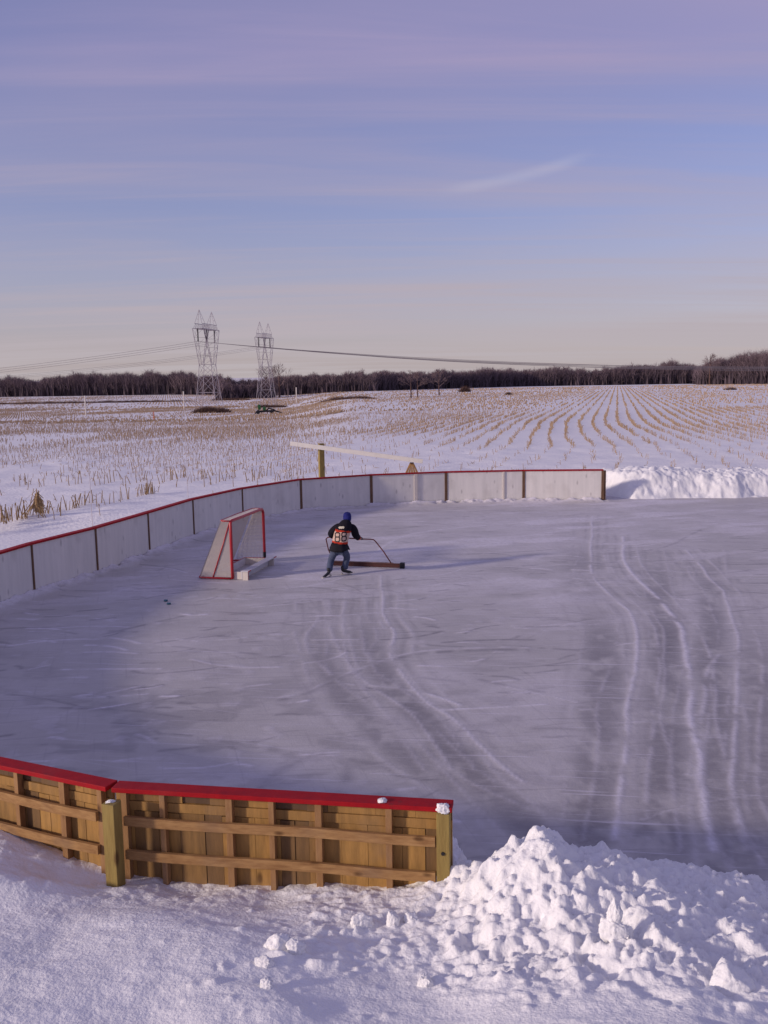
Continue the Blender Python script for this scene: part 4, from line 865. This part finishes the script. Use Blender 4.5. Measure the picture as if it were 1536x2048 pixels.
# ---------------------------------------------------------------- pylons and wires
def pylon(x, y, H, label, yaw):
    z = float(hz(np.array(x), np.array(y))); root = empty('power_pylon', (x, y, z), yaw); tag(root, label, 'power pylon', 'lattice power pylons on the field')
    k = H/22.5
    def mb(): return MB()
    def bar(b, p, q_, r=.055): b.tube([p, q_], r*.68, 4, cap=False)
    # legs: local x = along the crossbeam (away from the viewer), y = across
    lv = [(0, 2.6, 2.55), (4.4*k, 2.1, 1.95), (8.0*k, 1.8, 1.55), (10.6*k, 1.6, 1.35)]
    b = mb()
    for sx in (-1, 1):
        for sy in (-1, 1):
            for (z0, a0, c0), (z1, a1, c1) in zip(lv[:-1], lv[1:]): bar(b, (sx*a0, sy*c0, z0), (sx*a1, sy*c1, z1), .10)
    for (z0, a0, c0), (z1, a1, c1) in zip(lv[:-1], lv[1:]):
        for s in (-1, 1):
            bar(b, (-a0, s*c0, z0), (a1, s*c1, z1)); bar(b, (a0, s*c0, z0), (-a1, s*c1, z1))
            bar(b, (s*a0, -c0, z0), (s*a1, c1, z1)); bar(b, (s*a0, c0, z0), (s*a1, -c1, z1))
            bar(b, (-a1, s*c1, z1), (a1, s*c1, z1)); bar(b, (s*a1, -c1, z1), (s*a1, c1, z1))
    b.build('body', M_steel, root)
    zt = 10.6*k; zc = 18.4*k; xa = 5.8*k
    for s in (-1, 1):
        b = mb()
        for sy in (-1, 1):
            bar(b, (s*1.6, sy*1.35, zt), (s*xa*.98, sy*1.2, zc), .09); bar(b, (s*.3, sy*1.2, zt), (s*(xa-2.2), sy*.95, zc), .075)
            n = 4
            for i in range(n):
                t0, t1 = i/n, (i+1)/n; A = lambda t: (s*(1.6+(xa*.98-1.6)*t), sy*(1.35-.15*t), zt+(zc-zt)*t); B_ = lambda t: (s*(.3+(xa-2.5)*t), sy*(1.2-.25*t), zt+(zc-zt)*t)
                bar(b, A(t0), B_(t1), .045); bar(b, B_(t0), A(t1), .045); 
                bar(b, A(t1), (A(t1)[0], -A(t1)[1], A(t1)[2]), .04)
                if sy == 1: bar(b, A(t0), (A(t1)[0], -A(t1)[1], A(t1)[2]), .04)
        b.build('arm', M_steel, root)
    b = mb(); zb = zc+1.1*k
    for sy in (-1, 1):
        bar(b, (-xa, sy*.95, zc), (xa, sy*.95, zc), .11); bar(b, (-xa*.86, sy*.8, zb), (xa*.86, sy*.8, zb), .09)
        for i in range(10):
            x0 = -xa+2*xa*i/10; x1 = x0+2*xa/10; xu = (x0+x1)/2*.86
            bar(b, (x0, sy*.95, zc), (xu, sy*.8, zb), .05); bar(b, (xu, sy*.8, zb), (x1, sy*.95, zc), .05)
    for i in range(11): x0 = -xa+2*xa*i/10; bar(b, (x0, -.95, zc), (x0, .95, zc), .06); 
    b.build('crossbeam', M_steel, root)
    for s in (-1, 1):
        b = mb(); tip = (s*(xa-1.4), 0, H)
        for dx in (-1.1, 1.1):
            for sy in (-1, 1): bar(b, (s*(xa-1.6)+dx, sy*.8, zb-.02), tip, .06)
        for t in (.33, .66):
            z2 = zb+(H-zb)*t; w = 1.1*(1-t); x2 = s*(xa-1.6)+s*.2*t
            for sy in (-1, 1): bar(b, (x2-w, sy*.8*(1-t), z2), (x2+w, sy*.8*(1-t), z2), .04)
        b.build('peak', M_steel, root)
    zi = 15.6*k if H < 22.5 else 16.6
    for xi in (-xa, 0, xa):
        b = mb(); 
        b.tube([(xi, 0, zc), (xi, 0, zi)], .13, 6)
        if xi == 0: b.tube([(xi-1.4, 0, zc), (xi, 0, zi)], .08, 5); b.tube([(xi+1.4, 0, zc), (xi, 0, zi)], .08, 5)
        b.build('insulator', M_dark, root)
    return [Vector((x+math.cos(yaw)*xi, y+math.sin(yaw)*xi, z+zi)) for xi in (-xa, 0, xa)]
yaw = math.atan2(.99, .14)
t1 = pylon(-37.82, 211.56, 21.7, 'nearer and taller looking of two lattice power pylons, rising from a brown thicket', yaw)
t2 = pylon(-33.03, 276.09, 23.4, 'farther of two lattice power pylons, right of the other behind the green machine', yaw)
def wires(pts, lab, dz):
    wd = Vector((.957, -.29, 0))
    for j, p0 in enumerate(pts):
        root = empty('power_wire', p0); tag(root, lab, 'power wire', lab)
        for sg in (-1, 1):
            P = []
            for i in range(41):
                s = 200*i/40; P.append(Vector(wd*sg*s)+Vector((0, 0, -4*(8.6 + j*.25)*(s/300)*(1-s/300) + (.006*s if sg > 0 else 0))))
            b = MB(); b.tube(P, .036 if sg > 0 else .026, 4, cap=False); b.build('conductor', M_wire, root)
wires(t1, 'sagging power wire hung from the nearer pylon', 0); wires(t2, 'sagging power wire hung from the farther pylon', 0)

# ---------------------------------------------------------------- green and black machine in the field
def machine():
    x, y = -20.96, 174.8; z = float(hz(np.array(x), np.array(y))); root = empty('farm_implement', (x, y, z), R(8)); tag(root, 'low black farm implement with two green hoppers parked in the stubble', 'farm machine')
    b = MB()
    b.tube([(-1.7, 0, .45), (1.6, 0, .55)], .16, 6); b.tube([(-1.7, .9, .45), (1.4, .9, .55)], .14, 6)
    for xx in (-1.6, -.8, .2, 1.2): b.tube([(xx, -.2, .5), (xx, 1.1, .5)], .1, 5); b.tube([(xx, -.1, .5), (xx-.12, -.25, .02)], .07, 5)
    b.tube([(-1.7, 0, .5), (-2.1, -.3, .05)], .12, 5); b.build('frame', M_dark, root)
    b = MB(); b.tube([(1.3, .4, .55), (2.3, .4, .30), (2.9, .3, .08)], .12, 6); b.tube([(0, .4, .6), (.4, .4, 1.0), (1.1, .4, .85), (1.6, .4, .6)], .11, 6); b.build('hitch', M_dark, root)
    for xx, h, z0 in ((-1.25, .95, .75), (-.35, .85, .45)):
        b = MB(); b.add([(xx-.2, .1, z0), (xx+.2, .1, z0), (xx+.2, .8, z0), (xx-.2, .8, z0), (xx-.27, 0, z0+h*.55), (xx+.27, 0, z0+h*.55), (xx+.27, .9, z0+h*.55), (xx-.27, .9, z0+h*.55), (xx-.24, .05, z0+h), (xx+.24, .05, z0+h), (xx+.24, .85, z0+h), (xx-.24, .85, z0+h)],
            [(3,2,1,0),(0,1,5,4),(1,2,6,5),(2,3,7,6),(3,0,4,7),(4,5,9,8),(5,6,10,9),(6,7,11,10),(7,4,8,11),(8,9,10,11)]); b.build('hopper', M_green, root, bevel=.03)
    for xx in (-1.5, .9):
        b = MB(); b.tube([(xx, -.32, .38), (xx, -.10, .38)], .38, 14); b.build('wheel', M_black, root, bevel=.03)
machine()

# ---------------------------------------------------------------- bare woods
def blades(P0, P1, w, rg):
    """thin tapering triangles from P0 to P1"""
    d = P1-P0; s = np.cross(d, rg.normal(size=d.shape)); s /= np.linalg.norm(s, axis=1, keepdims=True)+1e-9
    V = np.stack([P0-s*w[:, None]/2, P0+s*w[:, None]/2, P1], 1).reshape(-1, 3)
    F = np.arange(len(V)).reshape(-1, 3); return V, F
def woods():
    F_ = 1925.
    # top-of-crown line and foot line of the wood, as (bearing tan, metres)
    tx = np.array([-300, 0, 100, 200, 300, 360, 400, 450, 545, 600, 650, 700, 760, 860, 1000, 1130, 1200, 1300, 1360, 1400, 1430, 1470, 1536, 1800])
    ty = np.array([757, 758, 757, 750, 748, 745, 750, 757, 757, 752, 752, 746, 745, 742, 739, 736, 737, 729, 727, 733, 722, 712, 702, 690])
    bx = np.array([-300, 0, 350, 420, 449, 450, 545, 547, 600, 750, 1050, 1390, 1400, 1536, 1800])
    D = np.array([500, 500, 492, 470, 460, 375, 380, 425, 427, 417, 560, 560, 490, 455, 430])
    hor = lambda px: 748-(px-768)*.0157
    Vs, Fs, Vd, Fd = [], [], [], []; nv = 0; nd = 0; rg = np.random.default_rng(4)
    px = []
    x = -290.
    while x < 1800: px.append(x); x += rg.uniform(1.0, 2.4)
    for x in px:
        for row in range(4):
            d = np.interp(x, bx, D) + row*5 + rg.uniform(-2, 2); xx = (x+rg.uniform(-2, 2)-768)/F_*d; y = d
            z0 = float(hz(np.array(xx), np.array(y))); ztop = CH + (hor(x)-np.interp(x, tx, ty)+7*(float(vnoise(np.array(x*.035), np.array(1.), 7))-.45)+5*(float(vnoise(np.array(x*.11), np.array(4.), 8))-.5))/F_*d
            h = (ztop-z0)*rg.choice([.85, .93, 1.0, 1.04, 1.08, 1.16])*(1 + (.12 if rg.random() < .06 else 0)); h = max(h, 3)
            if 450 < x < 545 and row < 2: h *= .75
            n = 70 if row < 3 else 90
            # trunk + boughs: start low on the trunk, fan up
            tb = rg.uniform(.05, .85, n); az = rg.uniform(0, 6.283, n); ln = h*(1.08-tb)*rg.uniform(.35, .95, n); sp = rg.uniform(.15, .60, n)*np.where(tb > .45, 1.7, 1)
            P0 = np.stack([xx+rg.normal(0, .15, n), y+rg.normal(0, .15, n), z0+h*tb], 1)
            P1 = P0+np.stack([np.cos(az)*ln*sp, np.sin(az)*ln*sp, ln*(1-.4*sp)], 1)
            rad_ = np.hypot(P1[:, 0]-xx, P1[:, 1]-y); P1[:, 2] = np.minimum(P1[:, 2], z0+h*(1-.10*(rad_/(h*.16))**2*rg.uniform(.3, 1, n))-rg.uniform(0, .08, n)*h)
            w = rg.uniform(.08, .20, n)*np.where(tb < .4, 2.0, 1.0)
            P0 = np.vstack([P0, [[xx, y, z0-.5]]]); P1 = np.vstack([P1, [[xx+rg.normal(0, .4), y, z0+h]]]); w = np.append(w, .4)
            V, F = blades(P0, P1, w, rg); Vs.append(V); Fs.append(F+nv); nv += len(V)
            # understory thicket
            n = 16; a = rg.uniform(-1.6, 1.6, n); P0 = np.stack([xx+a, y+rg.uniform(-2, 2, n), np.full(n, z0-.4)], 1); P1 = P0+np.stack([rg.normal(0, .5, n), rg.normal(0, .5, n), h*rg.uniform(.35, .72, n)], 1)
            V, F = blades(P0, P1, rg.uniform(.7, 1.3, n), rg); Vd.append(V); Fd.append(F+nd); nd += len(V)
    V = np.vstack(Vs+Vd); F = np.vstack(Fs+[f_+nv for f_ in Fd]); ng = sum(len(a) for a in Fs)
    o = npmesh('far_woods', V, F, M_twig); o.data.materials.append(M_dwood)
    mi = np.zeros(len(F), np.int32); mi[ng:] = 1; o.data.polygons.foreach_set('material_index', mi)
    tag(o, 'dark bare woodland closing off the far side of the field', 'woods', kind='stuff')
woods()
def bare_tree(x, y, h, label, seed, spread=.5, name='bare_tree', lean=0, group=None, base=None, crown_lo=.3):
    rg = np.random.default_rng(seed); z = float(hz(np.array(x), np.array(y))) if base is None else base
    root = empty(name, (x, y, z)); tag(root, label, 'tree', group)
    b = MB(); b.tube([(0,0,-.3), (lean*.3, 0, h*.25), (lean*.7, 0.05, h*.55), (lean, 0, h*.95)], [h*.028, h*.022, h*.014, h*.004], 7); b.build('trunk', M_brush, root)
    V0 = []; F0 = []; nv = 0
    P0s, P1s, ws = [], [], []
    def grow(p, d, ln, w, lvl):
        q_ = p+d*ln; P0s.append(p); P1s.append(q_); ws.append(w)
        if lvl == 0: return
        for _ in range(4):
            t = rg.uniform(.3, 1); nd = d+rg.normal(0, .45, 3); nd[2] += .15; nd /= np.linalg.norm(nd); grow(p+d*ln*t, nd, ln*rg.uniform(.45, .7), w*.6, lvl-1)
    for i in range(int(16)):
        t = rg.uniform(crown_lo, .9); a = rg.uniform(0, 6.28); d = np.array([math.cos(a)*spread*1.4, math.sin(a)*spread*1.4, rg.uniform(.5, 1)]); d /= np.linalg.norm(d)
        grow(np.array([lean*t, 0, h*t]), d, h*(1.05-t)*.5, h*.016, 3)
    V, F = blades(np.array(P0s), np.array(P1s), np.maximum(np.array(ws), .05), rg)
    npmesh('crown', V, F, M_twigr, parent=root); return root
bare_tree(6.64, 223.5, 6.6, 'left of two bare trees standing close together in front of the woods', 5, .8, crown_lo=.32)
bare_tree(8.1, 221.5, 6.2, 'right of two bare trees standing close together in front of the woods', 6, .8, crown_lo=.32)
bare_tree(15.02, 256.3, 7.0, 'lone bare tree right of the close pair in front of the woods', 7, .8, crown_lo=.32)
bare_tree(160, 474, 15.5, 'tall spreading bare tree at the left end of the high woods on the right', 8, .6)
bare_tree(-40.2, 380, 13.5, 'thin bare tree poking above the woods just right of the pylons', 9, .4)
bare_tree(-45.8, 385, 13.0, 'bushy bare tree above the woods, behind the farther pylon', 12, .5)
def thicket(name, x0, x1, y, h, label, n, mat, dy=2.0, seed=1, w=.10, ht=None, slope=0):
    rg = np.random.default_rng(seed); xx = rg.uniform(x0, x1, n); yy = y+(xx-x0)*slope+rg.uniform(-dy, dy, n); z = hz(xx, yy)
    u = (xx-x0)/(x1-x0); prof = np.clip(4*u*(1-u), 0, 1)**.35*(.6+.4*vnoise(xx*.5, xx*0, seed))
    P0 = np.stack([xx, yy, z-.1], 1); P1 = P0+np.stack([rg.normal(0, .25*h, n), rg.normal(0, .2*h, n), h*prof*rg.uniform(.5, 1, n)], 1)
    o_loc = np.array([(x0+x1)/2, y, 0]); V, F = blades(P0-o_loc, P1-o_loc, np.full(n, w), rg); o = npmesh(name, V, F, mat); o.location = o_loc; tag(o, label, 'thicket'); return o
thicket('brush_thicket', -38.5, -31.2, 197.5, 1.9, 'brown brush thicket around the feet of the nearer pylon', 2600, M_brush, 1.6, 1)
thicket('brush_thicket', -34.2, -26.0, 262, 1.5, 'low brown brush thicket at the feet of the farther pylon', 1500, M_brush, 1.5, 2)
thicket('brush_thicket', -16.5, -1.5, 251, 1.3, 'long low line of brown brush in the middle of the field', 2600, M_brush, 1.5, 3, slope=-2.2)
thicket('brush_thicket', 26.2, 29.5, 328, 2.6, 'round dark bush at the foot of the woods in the middle', 700, M_brush, 1, 4, .16)
thicket('brush_thicket', 31.2, 32.9, 246, 1.2, 'small grey bush in the snow among the far rows', 300, M_brush, .5, 5)
thicket('brush_thicket', 97.0, 100.5, 275, 1.3, 'small brown bush on the snowy rise at the right edge', 400, M_brush, .8, 6)
thicket('ditch_brush', -150, -66, 344, 1.3, 'long dark strip of brush along the ditch at the left', 6500, M_brush, 2.5, 7, .16)
thicket('ditch_brush', -62, -48, 352, 1.6, 'dark brush at the end of the ditch beyond the nearer pylon', 1600, M_brush, 2.5, 8, .16)

# ---------------------------------------------------------------- corn stubble
def stalk_mesh(seed):
    r_ = random.Random(seed); b = MB(); h = r_.uniform(.28, .46); lx, ly = r_.uniform(-.08, .08), r_.uniform(-.05, .05)
    b.tube([(0,0,-.08), (lx*.4, ly*.4, h*.5), (lx, ly, h)], [.014, .012, .009], 5)
    for _ in range(r_.choice([0, 1, 1, 2])):
        z0 = r_.uniform(.1, .8)*h; a = r_.uniform(0, 6.28); l = r_.uniform(.10, .22); c, s = math.cos(a), math.sin(a); t = z0/h
        p0 = Vector((lx*t, ly*t, z0)); p1 = p0+Vector((c*l*.5, s*l*.5, l*.35)); p2 = p0+Vector((c*l, s*l, -l*.35)); w = Vector((-s, c, 0))*.012
        b.add([p0-w, p0+w, p1+w, p1-w, p2], [(0,1,2,3), (3,2,4)])
    me = bpy.data.meshes.new('corn_stalk'); me.from_pydata(b.v, [], b.f); me.update(); me.materials.append(M_stalk); return me
def stubble():
    rg = np.random.default_rng(21); ud = np.array([.236, .972]); pd = np.array([.972, -.236]); pts = []
    ctr = np.array([13.9, 57.])
    for r_i in range(-520, 620):
        u = r_i*1.08
        # along the row: parameter is distance along ud
        v = []
        s = -40.
        base = u*pd
        ymax = 560
        smp = np.concatenate([np.arange(20, 125, .19), np.arange(125, 260, .8), np.arange(260, 590, 2.2)])
        P = base[None, :]+smp[:, None]*ud[None, :]
        ok = (P[:, 1] > 27) & (P[:, 1] < 470) & (np.abs(P[:, 0]) < .44*P[:, 1]+3)
        if not ok.any(): continue
        P = P[ok]; X, Y = P[:, 0].copy(), P[:, 1].copy()
        bend = np.clip((92-Y)/36, 0, 1.1)**2*sm(-6, 10, X)
        X += 1.9*bend + .45*(vnoise(Y*.16, X*.10+3, 151)-.5)*sm(105, 70, Y)*sm(-5, 10, X) + .18*(vnoise(Y*.6, Y*0+r_i*1.7, 152)-.5)
        X += rg.normal(0, .035, len(X)); Y += rg.normal(0, .06, len(Y))
        tag_ = np.full(len(X), r_i); pts.append(np.stack([X, Y, tag_], 1))
    P = np.vstack(pts); X, Y, T = P.T
    # density
    a = X/Y
    rowk = vnoise(T*.37, Y*.008, 5); patch = fbm(X*.11, Y*.05, 6, 3); run = fbm(T*.9+50, Y*.22, 8, 3)
    lx = -a
    dens = .38+.95*sm(.36, .60, rowk*.35+run*.65)
    left = sm(.10, -.05, a)
    dens = dens*(1-left) + left*(.12+1.05*sm(.40, .54, .35*patch+.65*fbm(T*.33+9, Y*.03+3, 81, 3)))
    # close to the rink: only a sparse scatter, then headland
    near_r = sm(52, 57, Y+(fbm(X*.15, Y*0, 3, 2)-.5)*8); dens = np.where(a > -.06, dens*(.0+near_r)+.20*(1-near_r), dens)
    # left: first row strip at 28-34, then open snow, then dense beyond 38
    l0 = (a < -.10); strip = np.exp(-((X+10.6-(Y-28.5)*.42)/.45)**2)
    dens = np.where(l0 & (Y < 37), strip*.9+.02, dens)
    dens = np.where(l0 & (Y >= 37) & (Y < 44), dens*.55, dens)
    dens = np.where((Y > 112) & (Y < 118) & (a > -.04), 1.0, dens)
    dens *= np.where(Y > 118, np.where(a > -.04, .42, .9), 1)
    # keep snow-only strips
    gap = sm(.56, .64, fbm(X*.02+5, Y*.035, 71, 2)); dens *= 1-.6*gap*(Y > 60)
    dens = np.maximum(dens, 0)
    keep = rg.random(len(X)) < dens; keep &= ~(inside(X, Y)) & (ring_dist(X, Y) > 1.6) & ~((Y < 35) & (X > 6.5))
    X, Y, T = X[keep], Y[keep], T[keep]
    tt = rg.uniform(0, 1, 150); ex = -11.9+4.6*tt+rg.normal(0, .10, 150); ey = 26.6+9.6*tt+rg.normal(0, .12, 150); ok = fbm(tt*9, tt*0, 90, 3) > .40
    X = np.append(X, ex[ok]); Y = np.append(Y, ey[ok]); T = np.append(T, tt[ok])
    dist = np.hypot(X, Y); order = np.argsort(dist); 
    # nearest 300 as individual stalks
    vis = [i for i in order if abs(X[i]) < .405*Y[i]][:300]
    isv = np.zeros(len(X), bool); isv[vis] = True
    meshes = [stalk_mesh(i) for i in range(9)]
    for k, i in enumerate(vis):
        o = bpy.data.objects.new('corn_stalk', meshes[k % 9]); C.objects.link(o)
        zz = float(GZ(X[i], Y[i])); o.location = (X[i], Y[i], zz); o.rotation_euler = (random.gauss(0, .12), random.gauss(0, .12), random.uniform(0, 6.28)); s = random.uniform(.75, 1.35) if X[i] < -4 else random.uniform(.6, 1.0); o.scale = (s, s, s)
        tag(o, 'dry cut corn stalk standing in the snow near the rink', 'corn stalk', 'cut corn stalks standing nearest the rink')
    X, Y = X[~isv], Y[~isv]; n = len(X); Z = hz(X, Y)
    h = rg.uniform(.10, .32, n)*np.where(Y < 45, 1.1, 1); h = np.where(Y > 125, h*1.0, h); wd = np.where(Y < 125, .035, np.where(Y < 260, .17, .38)); wd = np.where(Y < 60, .024, wd); wd = np.where((Y >= 70) & (Y < 125), .05, wd)
    P0 = np.stack([X, Y, Z-.06], 1); P1 = P0+np.stack([rg.normal(0, .06, n)+0, rg.normal(0, .05, n), h+.06], 1)
    th = rg.uniform(0, 3.14, n); S1 = np.stack([np.cos(th), np.sin(th), 0*th], 1)*wd[:, None]/2
    V = np.stack([P0-S1, P0+S1, P1+S1*.8, P1-S1*.8], 1).reshape(-1, 3); Fq = np.arange(len(V)).reshape(-1, 4)
    th2 = th+1.57; S2 = np.stack([np.cos(th2), np.sin(th2), 0*th], 1)*wd[:, None]/2
    V2 = np.stack([P0-S2, P0+S2, P1+S2*.8, P1-S2*.8], 1).reshape(-1, 3)
    # leaf scraps lying out to the side for the nearer ones
    nr = np.where(Y < 120)[0]; nr = nr[rg.random(len(nr)) < .55]; a_ = rg.uniform(0, 6.28, len(nr)); l = rg.uniform(.08, .2, len(nr))
    Q0 = P0[nr]+np.stack([0*l, 0*l, h[nr]*rg.uniform(.3, 1, len(nr))], 1); Q1 = Q0+np.stack([np.cos(a_)*l, np.sin(a_)*l, rg.uniform(-.12, .05, len(nr))], 1)
    wv = np.stack([-np.sin(a_), np.cos(a_), .6+0*a_], 1)*.018
    V3 = np.stack([Q0-wv, Q0+wv, Q1+wv*.4, Q1-wv*.4], 1).reshape(-1, 3)
    Vall = np.vstack([V, V2, V3]); print('stubble', n, len(Vall)//4)
    o = npmesh('corn_stubble', Vall, np.arange(len(Vall)).reshape(-1, 4), M_stub); tag(o, 'rows of dry cut corn stubble running across the snowy field', 'corn stubble', kind='stuff')
def GZ(x, y):
    x = np.array(x, float); y = np.array(y, float); near = sm(70, 45, y)*sm(45, 30, np.abs(x))
    return hz(x, y) + near*((fbm(x*.5, y*.5, 3)-.5)*.16)*(y > 27)-.0
stubble()
def bundle():
    x, y = -10.55, 28.9; root = empty('corn_bundle', (x, y, float(GZ(x, y)))); tag(root, 'leaning tepee of broken corn stalks standing in the snow at the left', 'corn stalks')
    r_ = random.Random(2)
    for i in range(12):
        a = r_.uniform(0, 6.28); rr_ = r_.uniform(.15, .5); b = MB(); b.tube([(math.cos(a)*rr_-.15, math.sin(a)*rr_*.5, -.05), (r_.uniform(-.1,.1)+.05, 0, r_.uniform(.6, .85))], [.016, .010], 5)
        h0 = r_.uniform(.3, .7); b.add([(0,0,h0), (.02,0,h0+.02), (r_.uniform(.1,.3),0,h0-.2), (r_.uniform(-.2,.2),.05,h0-.3)], [(0,1,2,3)]); b.build('stalk', M_stalk, root)
    b = MB()
    for i in range(26):
        a = r_.uniform(0, 6.28); l = r_.uniform(.15, .4); z = r_.uniform(.3, .8); b.add([(0.05,0,z), (.07,.0,z+.03), (.05+math.cos(a)*l, math.sin(a)*l*.4, z-l*.8), (.03+math.cos(a)*l, math.sin(a)*l*.4, z-l*.85)], [(0,1,2,3)])
    b.build('leaves', M_stalk, root)
bundle()
